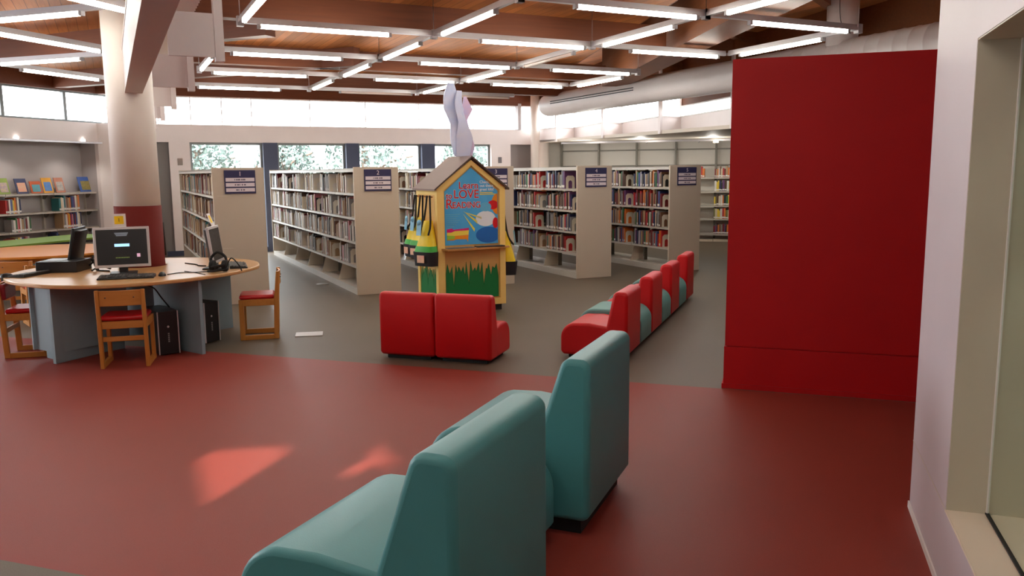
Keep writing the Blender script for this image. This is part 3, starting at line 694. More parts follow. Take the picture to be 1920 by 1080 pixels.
fill(3, 4.42, 6, PAL_PALE, lambda k, r: .7)
fill(1, 1.08, 5, ['brown', 'tan', 'grey', 'brown', 'tan', 'dark brown', 'grey', 'brown', 'cream', 'dark red', 'tan', 'teal'], lambda k, r: .92)
for n, p, pal in ((4, 6.02, PAL_DARK), (5, 7.65, PAL_DARK)):          # deeper sections
    for k in range(2, 6):
        for r, z in enumerate(ROWZ):
            y = 10.22 + k + .98
            while y > 10.22 + k + .2:
                th = rnd.uniform(.016, .042); h = rnd.uniform(.19, .265); y -= th
                STUFF.append((rnd.choice(pal), Matrix.LocRotScale(PB(p + .02, y, z), Matrix.Rotation(ROTB, 3, 'Z').to_quaternion(), Vector((h * .78, th * .94, h)))))
for n, p, ns in BC:                                                     # the far faces, glimpsed between the shelves
    for k in range(ns):
        for r, z in enumerate(ROWZ):
            y = 10.22 + k + .96
            while y > 10.22 + k + .28:
                th = rnd.uniform(.02, .045); h = rnd.uniform(.19, .265); y -= th
                STUFF.append((rnd.choice(PAL_DARK), Matrix.LocRotScale(PB(p + .56 - .2, y, z), Matrix.Rotation(ROTB, 3, 'Z').to_quaternion(), Vector((.19, th * .94, h)))))
bm = BM(); names = list(BOOKCOL)
for c, mx in STUFF:
    n0 = len(bm.verts); i = names.index(c)
    vs_ = box(bm, 0, 1, 0, 1, 0, 1, i)
    lb = mx.to_scale().y > .02 and (hash(round(mx.translation.x * 1000)) % 2 == 0)
    if lb:
        f = quad(bm, [(-.004, .98, .06), (-.004, .02, .06), (-.004, .02, .2), (-.004, .98, .2)], len(names)); vs_ = vs_ + list(f.verts)
    bmesh.ops.transform(bm, matrix=mx, verts=vs_)
o = obj('books', bm, [mat('cover_' + c.replace(' ', '_'), BOOKCOL[c], .5) for c in names] + [LABELM])
tag(o, 'remaining rows of library books standing on the bookcases', 'books', 'books on the bookcases', 'stuff')
print('books as objects', NBOOK[0], 'stuff', len(STUFF))

# ------------------------------------------------------------------ reading kiosk
KP = Vector((-.79, 8.865, 0)); KW, KD = .79, .66
t = thing('reading_kiosk', 'yellow house-shaped display kiosk with a blue poster and painted green grass', 'display kiosk', KP, ROTB)
bm = BM(); box(bm, .05, KW - .03, .03, KD - .03, 0, .07); obj('plinth', bm, DARK, t)
pent = [(0, .07), (KW, .07), (KW, 1.39), (KW / 2, 1.685), (0, 1.39)]
bm = BM(); prism(bm, pent, 'y', .03, KD - .0); obj('body', bm, TAN, t)
bm = BM()                                             # yellow frame on the front
def framepoly(bm, outer, inner, y0, y1):
    n = len(outer)
    for i in range(n):
        j = (i + 1) % n
        prism(bm, [outer[i], outer[j], inner[j], inner[i]], 'y', y0, y1)
framepoly(bm, pent, [(.07, .14), (KW - .055, .14), (KW - .055, 1.36), (KW / 2, 1.625), (.07, 1.36)], 0, .031)
obj('front_frame', bm, YELLOWP, t)
bm = BM(); box(bm, -.012, 0, .0, .07, .07, 1.39); box(bm, -.012, 0, KD - .07, KD, .07, 1.39); box(bm, -.012, 0, .07, KD - .07, 1.31, 1.39); box(bm, -.012, 0, .07, KD - .07, .07, .14); obj('side_frame', bm, YELLOWP, t)
bm = BM(); box(bm, KW, KW + .012, .0, KD, .07, 1.39); obj('side_panel', bm, YELLOWP, t)
for s in (-1, 1):                                     # roof slabs
    sl = (1.70 - 1.385) / (KW / 2); x0 = -.05 if s < 0 else KW + .05; z0 = 1.70 - sl * (KW / 2 + .05) + .01
    bm = BM(); prism(bm, [(x0, z0), (KW / 2, 1.71), (KW / 2, 1.73), (x0, z0 + .02)], 'y', -.035, KD + .02)
    for f in bm.faces:
        if abs(f.normal.y) > .9: f.material_index = 1
    obj('roof_panel', bm, [ROOFB, ROOFE], t)
bm = BM(); pin = [(.085, .76), (KW - .07, .76), (KW - .07, 1.345), (KW / 2 + .005, 1.605), (.085, 1.345)]; prism(bm, pin, 'y', .022, .029); ps = obj('poster', bm, POSTER, t)
RT = mat('poster_red', (214, 26, 34), .4); WT = mat('poster_white', (232, 240, 246), .4); YT = mat('poster_yellow', (244, 226, 90), .4)
OT = mat('poster_orange', (238, 150, 40), .4); PT = mat('poster_pink', (216, 36, 120), .4); LG = mat('poster_green', (160, 210, 70), .4); LB = mat('poster_pale_blue', (104, 186, 226), .4); DB = mat('poster_deep_blue', (24, 84, 160), .4)
def ptext(s, x, z, size, m, bold=.0, xs=1, y=.0205, align='LEFT'): return text('poster_text', s, size, m, ps, (x, y, z), bold=bold, xs=xs, align=align)
for m, g, y, e in ((WT, .0042, .0212, .0004), (RT, .0012, .0198, .0006)):
    for s, x, z, sz, al in (('Learn', .487, 1.375, .105, 'RIGHT'), ('to', .175, 1.272, .085, 'RIGHT'), ('LOVE', .492, 1.272, .128, 'RIGHT'), ('R', .094, 1.162, .145, 'LEFT'), ('EADING', .512, 1.165, .094, 'RIGHT')):
        text('poster_text', s, sz, m, ps, (x, y, z), bold=g, align=al, xs=.98, ext=e)
for s, z in (('Check', 1.43), ('out these', 1.39), ('great kits!', 1.35)): ptext(s, .502, z, .043, WT, .001)
for j in range(2):
    bm = BM(); box(bm, .502, .66 + .03 * j, .0195, .0215, 1.322 - .018 * j, 1.332 - .018 * j); obj('poster_print', bm, YT, ps)
for j in range(6):
    bm = BM(); box(bm, .095, .26 - .02 * (j % 3), .0195, .0215, 1.09 - .022 * j, 1.10 - .022 * j); obj('poster_print', bm, LB, ps)
for j in range(3):
    bm = BM(); box(bm, .095, .22 - .03 * j, .0195, .0215, .94 + .02 * (2 - j), .95 + .02 * (2 - j)); obj('poster_print', bm, LB, ps)
bm = BM(); prism(bm, [(.105, .935), (.165, .945), (.18, .93), (.365, .945), (.365, .915), (.2, .915), (.16, .9), (.105, .9)], 'y', .0190, .0215); obj('poster_swatch', bm, PT, ps)
bm = BM(); prism(bm, [(.105, .9), (.16, .9), (.2, .915), (.365, .918), (.36, .87), (.2, .862), (.105, .868)], 'y', .0188, .0215); obj('poster_swatch', bm, YT, ps)
bm = BM(); prism(bm, [(.105, .868), (.195, .862), (.195, .828), (.105, .822)], 'y', .0190, .0215); obj('poster_swatch', bm, LG, ps)
bm = BM(); prism(bm, [(.195, .862), (.36, .868), (.352, .79), (.34, .82), (.22, .825), (.18, .812), (.105, .815), (.105, .822), (.195, .828)], 'y', .0190, .0215); obj('poster_swatch', bm, OT, ps)
for (a, b_, c) in (((.305, 1.13), (.47, 1.02), (.47, .985)), ((.30, 1.10), (.44, .93), (.43, .90)), ((.31, 1.12), (.52, 1.06), (.52, 1.035))):
    bm = BM(); prism(bm, [a, b_, c], 'y', .0200, .0216); obj('poster_ray', bm, YT, ps)
def disc(cx, cz, rx, rz, m, y, x1=9):
    bm = BM(); prism(bm, [(min(cx + rx * math.cos(2 * math.pi * k / 28), x1), cz + rz * math.sin(2 * math.pi * k / 28)) for k in range(28)], 'y', y, .0216); obj('poster_shape', bm, m, ps)
E_ = KW - .075
disc(.715, 1.20, .07, .115, OT, .0204, E_); disc(.60, .86, .15, .09, mat('poster_mid_blue', (30, 110, 190), .4), .0204, E_); disc(.57, 1.04, .12, .085, WT, .0200, E_); disc(.66, 1.19, .065, .05, RT, .0197, E_); disc(.69, .99, .035, .06, RT, .0197, E_); disc(.57, 1.17, .07, .05, LB, .0195, E_)
def grass(name, x0, x1, z0, z1, axis, t0, t1, seed):
    r = random.Random(seed); pts = [(x0, z0)]; x = x0; n = 0; zs = []
    w = x1 - x0; k = max(4, int(w / .045)); tops = [z1 - r.uniform(0, .09) for _ in range(k)]
    for i in range(k):
        a = x0 + w * i / k; b = x0 + w * (i + 1) / k; v = z0 + (z1 - z0) * (r.uniform(.28, .4) if i % 4 == 2 else r.uniform(.55, .78))
        pts += [(a + .001, v), (a + (b - a) * r.uniform(.35, .7), tops[i])]
    pts += [(x1, z0 + (z1 - z0) * .55), (x1, z0)]
    bm = BM(); prism(bm, pts, axis, t0, t1); bmesh.ops.triangulate(bm, faces=[f for f in bm.faces if len(f.verts) > 4]); return obj(name, bm, GRASSG, t)
grass('grass_panel', .085, KW - .07, .155, .575, 'y', .02, .029, 3)
grass('grass_panel', .075, KD - .08, .14, .56, 'x', -.006, 0, 5)
bm = BM(); prism(bm, [(.03, 0), (.06, -.11), (.34, -.135), (.5, -.11), (.82, -.07), (.84, .0), (.74, .03), (.06, .03)], 'z', .712, .73); obj('shelf', bm, wood('kiosk_shelf_wood', (214, 160, 96), (190, 132, 74), .45, 'x'), t)
bm = BM()
for y in (.14, .28, .44, .56): cyl(bm, (-.01, y, 1.285), (-.06, y, 1.295), .009, 8)
for y in (.13, .42): cyl(bm, (KW + .01, y, 1.13), (KW + .06, y, 1.14), .009, 8)
obj('pegs', bm, OAK, t)
def K(x, y, z): return KP + dP * x + dB * y + Vector((0, 0, z))
o = BM(); box(o, 0, .31, 0, .10, 0, .008); o = obj('binder', o, mat('grey_binder', (96, 100, 104), .4), bevel=.003, loc=K(.08, -.095, .731), rot=ROTB + .05); tag(o, 'flat grey folder lying on the kiosk shelf', 'folder')
o = BM(); box(o, 0, .33, 0, .10, 0, .012); o = obj('binder', o, mat('black_binder', (34, 38, 42), .35), bevel=.003, loc=K(.42, -.085, .731), rot=ROTB - .05); tag(o, 'flat black folder lying on the kiosk shelf', 'folder')
# take-home bags hanging from the pegs
BY = mat('bag_yellow_nylon', (238, 206, 30), .45, noise=.12, scale=14); BG = mat('bag_green_band', (60, 170, 60), .5, noise=.1, scale=10); BB = mat('bag_black_mesh', (26, 24, 28), .7); BT = mat('bag_blue_tag', (120, 176, 206), .45)
def bag(label, P, rot, big=1.0, band=True, flip=False):
    """local x points away from the kiosk wall; hangs from the peg at the local origin"""
    t = thing('book_bag', label, 'bag', P, rot, 'take-home bags on the kiosk')
    def sh(name, z0, z1, w0, w1, d0, d1, m, x0=.0):
        bm = BM(); v = []
        n = 6
        rows = []
        for i in range(n + 1):
            f = i / n; z = z0 + (z1 - z0) * f; w = w0 + (w1 - w0) * f; d = d0 + (d1 - d0) * f
            rows.append([bm.verts.new((x0 + d * .5 + d * .5 * math.copysign(abs(math.cos(a)) ** .6, math.cos(a)), w * .5 * math.copysign(abs(math.sin(a)) ** .6, math.sin(a)), z)) for a in [2 * math.pi * k / 20 for k in range(20)]])
        for a, b in zip(rows, rows[1:]):
            for k in range(20): bm.faces.new((a[k], a[(k + 1) % 20], b[(k + 1) % 20], b[k]))
        bm.faces.new(rows[0][::-1]); bm.faces.new(rows[-1]); bmesh.ops.recalc_face_normals(bm, faces=bm.faces)
        return obj(name, bm, m, t, smooth=True)
    g = big
    sh('bag_body', -.60 * g, -.25 * g, .27 * g, .10 * g, .15 * g, .06 * g, BY)
    sh('pouch', -.74 * g, -.585 * g, .27 * g, .29 * g, .15 * g, .17 * g, BB, -.002)
    if band: sh('green_band', -.585 * g, -.525 * g, .268 * g, .240 * g, .156 * g, .141 * g, BG)
    bm = BM()
    for s in (-1, 1): tube(bm, curve_pts([(.02, s * .02, 0.02), (.03, s * .03, -.10 * g), (.06 * g, s * .055 * g, -.30 * g), (.12 * g, s * .075 * g, -.40 * g)], 6), .011 * g, 6)
    obj('strap', bm, BLACKR, t)
    bm = BM(); s = -1; box(bm, .10 * g, .106 * g, -.075, -.01, -.42 * g, -.28 * g); cyl(bm, (.1 * g, -.042, -.28 * g), (.106 * g, -.042, -.28 * g), .0325, 14); q = obj('tag', bm, BT, t); q.rotation_euler = (0, math.radians(-6), 0)
    if band:
        bm = BM(); box(bm, .165 * g, .172 * g, -.05, .05, -.70 * g, -.62 * g); obj('pocket_card', bm, mat('bag_card', (216, 120, 140), .5, noise=.5, scale=18, noise2=(230, 214, 150)), t)
    return t
RL = ROTB + math.pi
bag('yellow, green and black bag hanging nearest the kiosk front edge', K(-.05, .12, 1.285), RL + .5, 1.0)
bag('yellow, green and black bag hanging from the middle peg', K(-.065, .29, 1.285), RL + .3, .9)
bag('yellow, green and black bag hanging farthest from the kiosk front', K(-.07, .47, 1.285), RL + .1, .9)
bag('yellow bag with black pouch hanging on the kiosk side toward the red seats', K(KW + .03, .13, 1.13), ROTB - .25, 1.0, band=False)
# paper sculpture on the roof ridge
t = thing('paper_sculpture', 'tall pale blue and pink paper sculpture standing on the kiosk roof', 'sculpture', K(KW / 2 + .02, .30, 1.728), ROTB)
PB1 = mat('pale_blue_paper', (140, 170, 222), .6, noise=.5, scale=7, noise2=(232, 226, 236)); PB2 = mat('pale_pink_paper', (232, 176, 190), .6, noise=.5, scale=7, noise2=(150, 178, 226)); PB3 = mat('grey_white_paper', (214, 206, 214), .6, noise=.3, scale=6, noise2=(170, 184, 224))
def ribbon(name, path, m, th=.006):
    """path rows: x, y, z, half width, twist"""
    bm = BM(); rows = []
    cp = curve_pts([Vector(p[:3]) for p in path], 5); k = len(cp)
    for i, c in enumerate(cp):
        f = i / (k - 1) * (len(path) - 1); j = min(int(f), len(path) - 2); u = f - j
        w = 1.25 * (path[j][3] * (1 - u) + path[j + 1][3] * u); a = path[j][4] * (1 - u) + path[j + 1][4] * u
        d = Vector((math.cos(a), math.sin(a), 0)); nn = Vector((-math.sin(a), math.cos(a), 0)) * th
        rows.append([bm.verts.new(c + d * w + nn), bm.verts.new(c - d * w + nn), bm.verts.new(c - d * w - nn), bm.verts.new(c + d * w - nn)])
    for a, b in zip(rows, rows[1:]):
        for q in range(4): bm.faces.new((a[q], a[(q + 1) % 4], b[(q + 1) % 4], b[q]))
    bm.faces.new(rows[0]); bm.faces.new(rows[-1]); bmesh.ops.recalc_face_normals(bm, faces=bm.faces)
    return obj(name, bm, m, t, smooth=True)
ribbon('paper_strip', [(-.03, 0, 0, .05, .1), (-.05, .01, .18, .075, .3), (-.06, 0, .36, .06, .0), (-.09, 0, .52, .09, -.2), (-.12, 0, .66, .075, .2), (-.12, 0, .80, .03, .1)], PB1)
ribbon('paper_strip', [(.0, -.03, 0, .06, -.2), (.02, -.03, .2, .075, -.4), (.0, -.02, .38, .04, .2), (-.04, -.02, .55, .05, .5), (-.03, -.02, .72, .025, .2)], PB3)
ribbon('paper_strip', [(.04, .02, 0, .08, .2), (.06, .02, .12, .085, .1), (.06, .02, .26, .05, .2), (.05, .03, .40, .025, .0), (.08, .03, .52, .05, -.3), (.06, .03, .66, .012, .1)], PB2)

# ------------------------------------------------------------------ computer desk round the column
HT = .69
RAD = [(-147, 1.07), (-123, 1.06), (-96, 1.10), (-82, 1.10), (-64, 1.06), (-50, 1.02), (-31, .99), (-9.5, 1.0), (17, 1.07), (40, 1.10), (76, 1.06), (94, 1.05), (135, 1.08), (175, 1.08)]
cx = Vector((-3.455, 7.535, 0))
t = thing('computer_desk', 'round maple-topped computer desk built round the white column', 'desk', cx, 0)
def rad(a):
    ks = RAD + [(RAD[0][0] + 360, RAD[0][1])]
    for (a0, r0), (a1, r1) in zip(ks, ks[1:]):
        if a0 <= a <= a1: u = (a - a0) / (a1 - a0); u = u * u * (3 - 2 * u); return r0 + (r1 - r0) * u
    return 1.05
outl = [(rad(a) * math.cos(math.radians(a)), rad(a) * math.sin(math.radians(a))) for a in range(-147, 213, 5)]
bm = BM(); ho = [(TC.x - cx.x + .215 * math.cos(2 * math.pi * k / 72), TC.y - cx.y + .215 * math.sin(2 * math.pi * k / 72)) for k in range(72)]
A = [[bm.verts.new((x, y, z)) for x, y in o_] for o_ in (outl, ho) for z in (HT - .032, HT)]
n = len(outl)
for i in range(n):
    j = (i + 1) % n; ha_ = (i + int((-147 % 360) / 5)) % 72; hb_ = (ha_ + 1) % 72
    bm.faces.new((A[0][i], A[0][j], A[1][j], A[1][i])); bm.faces.new((A[1][i], A[1][j], A[3][hb_], A[3][ha_])); bm.faces.new((A[0][j], A[0][i], A[2][ha_], A[2][hb_])); bm.faces.new((A[2][hb_], A[2][ha_], A[3][ha_], A[3][hb_]))
bmesh.ops.recalc_face_normals(bm, faces=bm.faces); obj('desktop', bm, DESKTOP, t, bevel=.008)
for ang in (-35, 51, 140, -113):
    a = math.radians(ang); u = Vector((math.cos(a), math.sin(a), 0)); bm = BM()
    box(bm, .24, .93, -.016, .016, 0, HT - .034)
    obj('divider_panel', bm, PANELG, t).rotation_euler = (0, 0, a)
bm = BM(); box(bm, .24, .93, 0, .03, .085, HT - .034); o_ = obj('side_panel', bm, PANELG, t); o_.rotation_euler = (0, 0, math.radians(-134))
bm = BM(); prism(bm, [(-.34, -.83), (-.02, -.23), (-.2, -.2), (-.62, -.66)], 'z', .085, HT - .034); obj('cabinet', bm, PANELG, t)
bm = BM(); prism(bm, [(-.36, -.76), (-.06, -.25), (-.2, -.23), (-.56, -.62)], 'z', 0, .085); obj('toe_kick', bm, PANELG, t)
bm = BM(); cyl(bm, (TC.x - cx.x, TC.y - cx.y, 0), (TC.x - cx.x, TC.y - cx.y, HT - .034), .235, 32); obj('core_panel', bm, PANELG, t)
# monitors, keyboards, computers
def monitor(label, P, rot, w=.41, h=.335, tilt=.09, z=.05, front=SILV, group='desk monitors'):
    """screen faces local -y"""
    t = thing('computer_monitor', label, 'monitor', P, rot, group)
    zc = .06 + h / 2
    def tl(o): o.rotation_euler = (-tilt, 0, 0); return o
    bm = BM(); box(bm, -w / 2, w / 2, 0, .022, .06, .06 + h); tl(obj('bezel', bm, front, t, bevel=.004))
    bm = BM(); prism(bm, [(-w * .47, .022), (w * .47, .022), (w * .3, .06), (-w * .3, .06)], 'z', .075, .06 + h * .95); tl(obj('back_shell', bm, BLACK, t, bevel=.006))
    bm = BM(); box(bm, -w / 2 + .022, w / 2 - .022, -.002, .001, .085, .06 + h - .022); s = tl(obj('screen', bm, SCREEN, t))
    bm = BM(); box(bm, -.035, .035, .025, .05, .0, .2); obj('neck', bm, BLACK, t)
    bm = BM(); box(bm, -.11, .11, -.05, .14, 0, .014); obj('stand', bm, BLACK, t, bevel=.005)
    return t, s, zc
t, s, zc = monitor('silver-framed monitor with a lit dark login screen, under the yellow number card', Vector((-3.42, 7.17, HT)), math.radians(23), w=.45, h=.355)
SB = emit('screen_blue_glow', (150, 200, 232), .9); SG = emit('screen_green_print', (110, 130, 60), .6); SGR = emit('screen_grey_print', (110, 116, 124), .5)
bm = BM(); box(bm, -.06, .06, -.004, -.002, zc + .005, zc + .03); obj('login_box', bm, SB, s)
bm = BM()
for i in range(3): box(bm, -.055 + .006 * i, .055 - .006 * i, -.004, -.002, zc + .12 - .011 * i, zc + .127 - .011 * i)
obj('screen_print', bm, SGR, s)
bm = BM()
for i in range(9): box(bm, -.055 + .0125 * i, -.047 + .0125 * i, -.004, -.002, zc - .095, zc - .088)
obj('screen_print', bm, SG, s)
bm = BM(); box(bm, .115, .142, -.004, -.002, zc - .09, zc - .06); obj('screen_logo', bm, emit('screen_logo_print', (190, 150, 170), .6), s)
monitor('black monitor on the desk turned left, seen from behind', Vector((-4.14, 7.66, HT)), math.radians(-76), z=.05, front=BLACK, tilt=.2)
monitor('black monitor on the desk turned right, seen edge-on with cables at its foot', Vector((-2.70, 7.55, HT)), math.radians(97), front=SILV, tilt=.12)
monitor('black monitor mostly hidden behind the red column base', Vector((-3.70, 8.28, HT)), math.radians(180), front=BLACK, tilt=.08)
bm = BM(); box(bm, -.055, .055, 0, .003, 0, .12); c = obj('number_card', bm, CARDW); c.location = Vector((-3.45, 7.215, 1.098)); c.rotation_euler = (0, 0, math.radians(23)); tag(c, 'white and yellow number card standing on the silver-framed monitor', 'card')
bm = BM(); box(bm, -.037, .037, -.001, 0, .03, .10); y_ = obj('yellow_square', bm, CARDY, c); text('card_number', '1', .045, mat('card_print', (90, 60, 30), .6), c, (0, -.0015, .05), align='CENTER')
def cardat(label, P, rot):
    bm = BM(); box(bm, -.055, .055, 0, .003, 0, .12); c = obj('number_card', bm, CARDW); c.location = P; c.rotation_euler = (math.radians(-20), 0, rot); tag(c, label, 'card')
    bm = BM(); box(bm, -.037, .037, -.001, 0, .03, .10); obj('yellow_square', bm, CARDY, c)
cardat('number card seen edge-on above the right-facing monitor', Vector((-2.75, 7.56, 1.085)), math.radians(97))
def keyboard(label, P, rot):
    t = thing('keyboard', label, 'keyboard', P, rot, 'desk keyboards')
    bm = BM(); prism(bm, [(0, 0), (.155, 0), (.155, .026), (0, .012)], 'x', -.22, .22); obj('case', bm, BLACK, t, bevel=.003)
    bm = BM()
    for r in range(5):
        y = .014 + r * .027; z = .0122 + y * .09
        for k in range(17 if r else 11):
            x = -.208 + k * .0245 if r else (-.208 + k * .0245 if k < 3 else -.208 + (k + 6) * .0245); box(bm, x, x + .021, y, y + .022, z, z + .007)
    obj('keys', bm, GREYK, t); return t
keyboard('black keyboard in front of the lit login monitor', Vector((-3.235, 6.80, HT)), math.radians(17))
keyboard('black keyboard at the left rim of the desk', Vector((-4.30, 7.20, HT)), math.radians(-98))
keyboard('black keyboard at the right rim of the desk', Vector((-2.52, 7.74, HT)), math.radians(110))
def mouse(label, P, rot):
    bm = BM(); bmesh.ops.create_uvsphere(bm, u_segments=14, v_segments=8, radius=1)
    for v in bm.verts: v.co = Vector((v.co.x * .032, v.co.y * .056, max(v.co.z, 0) * .036))
    o = obj('mouse', bm, BLACK, smooth=True, loc=P, rot=rot); tag(o, label, 'computer mouse', 'desk mice')
    return o
m1 = mouse('black mouse right of the keyboard facing the camera', Vector((-3.02, 7.02, HT)), math.radians(20))
m2 = mouse('small dark mouse on the left rim of the desk beside its keyboard', Vector((-4.36, 7.02, HT)), math.radians(-70))
def cable(label, pts, r=.004):
    bm = BM(); tube(bm, curve_pts([Vector(p) for p in pts], 6), r); o = obj('cable', bm, BLACKR); tag(o, label, 'cable', 'desk cables'); return o
cable('thin cable trailing over the desktop behind the mouse', [(-3.0, 7.08, HT + .004), (-2.93, 7.2, HT + .005), (-2.8, 7.22, HT + .005), (-2.72, 7.28, HT + .005)])
cable('cable curling across the desktop behind the column side', [(-3.2, 7.98, HT + .005), (-3.05, 7.86, HT + .005), (-2.98, 7.75, HT + .006), (-2.9, 7.72, HT + .005)], .006)
cable('tangle of cable behind the black box under the left-turned monitor', [(-4.0, 7.62, HT + .008), (-3.9, 7.58, HT + .06), (-3.86, 7.5, HT + .10), (-3.8, 7.56, HT + .03), (-3.9, 7.6, HT + .12), (-3.84, 7.5, HT + .05), (-3.78, 7.44, HT + .01)], .009)
cable('loop of cable between the black box and the lit monitor', [(-3.82, 7.40, HT + .006), (-3.72, 7.36, HT + .05), (-3.66, 7.42, HT + .02), (-3.74, 7.50, HT + .045), (-3.8, 7.44, HT + .01), (-3.64, 7.36, HT + .006)], .007)
cable('pale flat cable lying toward the desk rim', [(-2.95, 7.33, HT + .003), (-2.78, 7.18, HT + .003), (-2.66, 7.05, HT + .003)], .003)
# cable nest at the right monitor
t = thing('headphones', 'black headphones and cord heaped at the foot of the right-facing monitor', 'headphones', Vector((-2.61, 7.27, HT)), 0)
bm = BM(); tube(bm, curve_pts([(-.07, 0, .05), (-.075, .01, .12), (-.02, .02, .175), (.05, .02, .13), (.055, 0, .05)], 8), .012, 8); obj('headband', bm, BLACKR, t)
for sx in (-.06, .05):
    bm = BM(); cyl(bm, (sx - .022, 0, .055), (sx + .022, 0, .055), .052, 18); obj('ear_pad', bm, BLACKR, t, bevel=.01)
bm = BM(); tube(bm, curve_pts([(0, -.03, .02), (.07, -.06, .03), (.10, .02, .12), (.16, .05, .05), (.19, .02, .006)], 8), .006)
tube(bm, curve_pts([(-.09, -.05, .012), (0, -.08, .02), (.08, -.04, .03), (.02, .04, .05), (-.06, .02, .03), (-.05, -.05, .05), (.05, -.06, .07), (.06, .03, .1)], 8), .010); obj('cord', bm, BLACKR, t)
# black box under the left monitor
t = thing('computer_box', 'flat black desktop computer lying on the desk under the left-turned monitor', 'computer', Vector((-4.26, 7.28, HT)), math.radians(6))
bm = BM(); box(bm, 0, .35, 0, .34, 0, .10); obj('case', bm, BLACK, t, bevel=.004)
bm = BM(); box(bm, .03, .2, .06, .3, .1, .104); obj('top_sheet', bm, mat('grey_sheet', (150, 156, 160), .4), t)
def tower(label, P, rot):
    """front faces local -y"""
    t = thing('computer_tower', label, 'computer tower', P, rot, 'towers under the desk')
    bm = BM(); box(bm, 0, .175, 0, .42, .01, .385); obj('case', bm, BLACK, t, bevel=.004)
    bm = BM(); box(bm, .002, .173, -.006, 0, .012, .383); obj('front_panel', bm, mat('gloss_black', (20, 20, 22), .4), t)
    for x in (0, .167):
        bm = BM(); box(bm, x, x + .008, -.014, .0, .01, .385); obj('silver_strip', bm, SILV, t)
    bm = BM(); cyl(bm, (.088, -.007, .25), (.088, -.0065, .25), .010, 16); obj('round_badge', bm, SILV, t)
    bm = BM()
    for k in range(5): box(bm, .082, .096, -.0068, -.006, .115 + k * .017, .127 + k * .017)
    obj('badge_print', bm, mat('badge_grey', (150, 150, 150), .5), t); return t
tower('black computer tower with silver edges standing under the desk beside the chair', Vector((-3.055, 6.93, 0)), math.radians(38))
tower('black computer tower half hidden behind the blue grey desk divider', Vector((-2.84, 7.42, 0)), math.radians(62))
cable('black cable drooping from the desk to the tower beside the chair', [(-3.14, 6.86, .64), (-3.06, 6.92, .6), (-3.03, 7.0, .5), (-3.02, 7.12, .4)], .006)

# ------------------------------------------------------------------ wooden children's chairs
def chair(label, P, rot, pad=False, group='small oak chairs'):
    """faces local +y; back at y=0; width .37"""
    t = thing('wooden_chair', label, 'chair', P, rot, group); wd = .37; d = .36
    for x in (0, wd - .03):
        bm = BM(); prism(bm, [(.01, 0), (.055, 0), (.04, .38), (.012, .645), (-.022, .645), (-.005, .38)], 'x', x, x + .03); obj('back_post', bm, OAK, t, bevel=.005)
        bm = BM(); box(bm, x, x + .03, d - .045, d, 0, .385); obj('front_leg', bm, OAK, t, bevel=.004)
        bm = BM(); box(bm, x + .002, x + .028, .05, d - .04, .0, .045); obj('runner', bm, wood('honey_oak_runner', (200, 136, 62), (170, 106, 42), .45, 'y'), t, bevel=.004)
        bm = BM(); box(bm, x + .002, x + .028, .03, d - .02, .325, .385); obj('side_rail', bm, OAKX, t, bevel=.004)
    bm = BM(); box(bm, .03, wd - .03, .015, .04, .325, .385); obj('rear_rail', bm, OAKX, t, bevel=.004)
    bm = BM(); box(bm, .03, wd - .03, d - .04, d - .015, .325, .385); obj('front_rail', bm, OAKX, t, bevel=.004)
    bm = BM(); box(bm, .03, wd - .03, .025, .045, .22, .26); obj('stretcher', bm, OAKX, t, bevel=.004)
    bm = BM(); a = [(.03 + (wd - .06) * k / 8, -.008 - .018 * math.sin(math.pi * k / 8)) for k in range(9)]; prism(bm, a + [(x, y + .018) for x, y in a[::-1]], 'z', .515, .64)
    obj('backrest', bm, OAKX, t, bevel=.004)
    if pad:
        bm = BM(); box(bm, .035, wd - .035, -.0, .05, .50, .635); obj('back_pad', bm, MAROON, t, bevel=.02, seg=4); 
    for x in (.08, wd - .08):
        bm = BM(); cyl(bm, (x, -.03, .585), (x, -.02, .585), .006, 8); obj('screw', bm, mat('chair_screw', (90, 66, 40), .4), t)
    bm = BM(); v = box(bm, .012, wd - .012, .04, d - .005, .385, .425); obj('seat_cushion', bm, REDSEAT, t, bevel=.018, seg=3); return t
chair('small oak chair with red seat tucked under the desk, its back to the camera', Vector((-3.325, 6.45, 0)), math.radians(15))
chair('small oak chair with red seat seen side-on at the right rim of the desk', Vector((-2.21, 7.655, 0)), math.radians(105))
chair('small oak chair with maroon back pad at the left rim of the desk', Vector((-4.47, 7.24, 0)), math.radians(-75), True)
chair('small oak chair with its back to the desk, at the orange table rim', Vector((-5.55, 8.75, 0)), math.radians(10), group='chairs round the orange table')
chair('small oak chair with red seat between the desk and the orange table', Vector((-5.0, 8.35, 0)), math.radians(40), group='chairs round the orange table')
chair('small oak chair glimpsed behind the black monitor at the orange table', Vector((-4.86, 10.91, 0)), math.radians(115), group='chairs round the orange table')
# round orange table and the green one behind it
t = thing('round_table', 'round orange-topped table behind the computer desk', 'table', Vector((-6.05, 10.55, 0)), 0)
bm = BM(); cyl(bm, (0, 0, .575), (0, 0, .605), .95, 56); obj('tabletop', bm, OTABLE, t, bevel=.006)
for a in (-60, -120, 30, 120): 
    bm = BM(); x, y = .72 * math.cos(math.radians(a)), .72 * math.sin(math.radians(a)); box(bm, x - .035, x + .035, y - .035, y + .035, 0, .575); obj('leg', bm, OAK, t, bevel=.006)
bm = BM(); cyl(bm, (0, 0, .50), (0, 0, .575), .72, 40); obj('apron', bm, OAKX, t)
t = thing('green_table', 'long green-topped table with black edge in front of the low left shelf', 'table', PA(-10.55, 8.9), ROTA)
bm = BM(); box(bm, -.45, .45, -1.6, 1.6, .585, .61); obj('tabletop', bm, GREEN, t)
bm = BM(); box(bm, -.455, .455, -1.605, 1.605, .55, .585); obj('edge_band', bm, DARK, t)
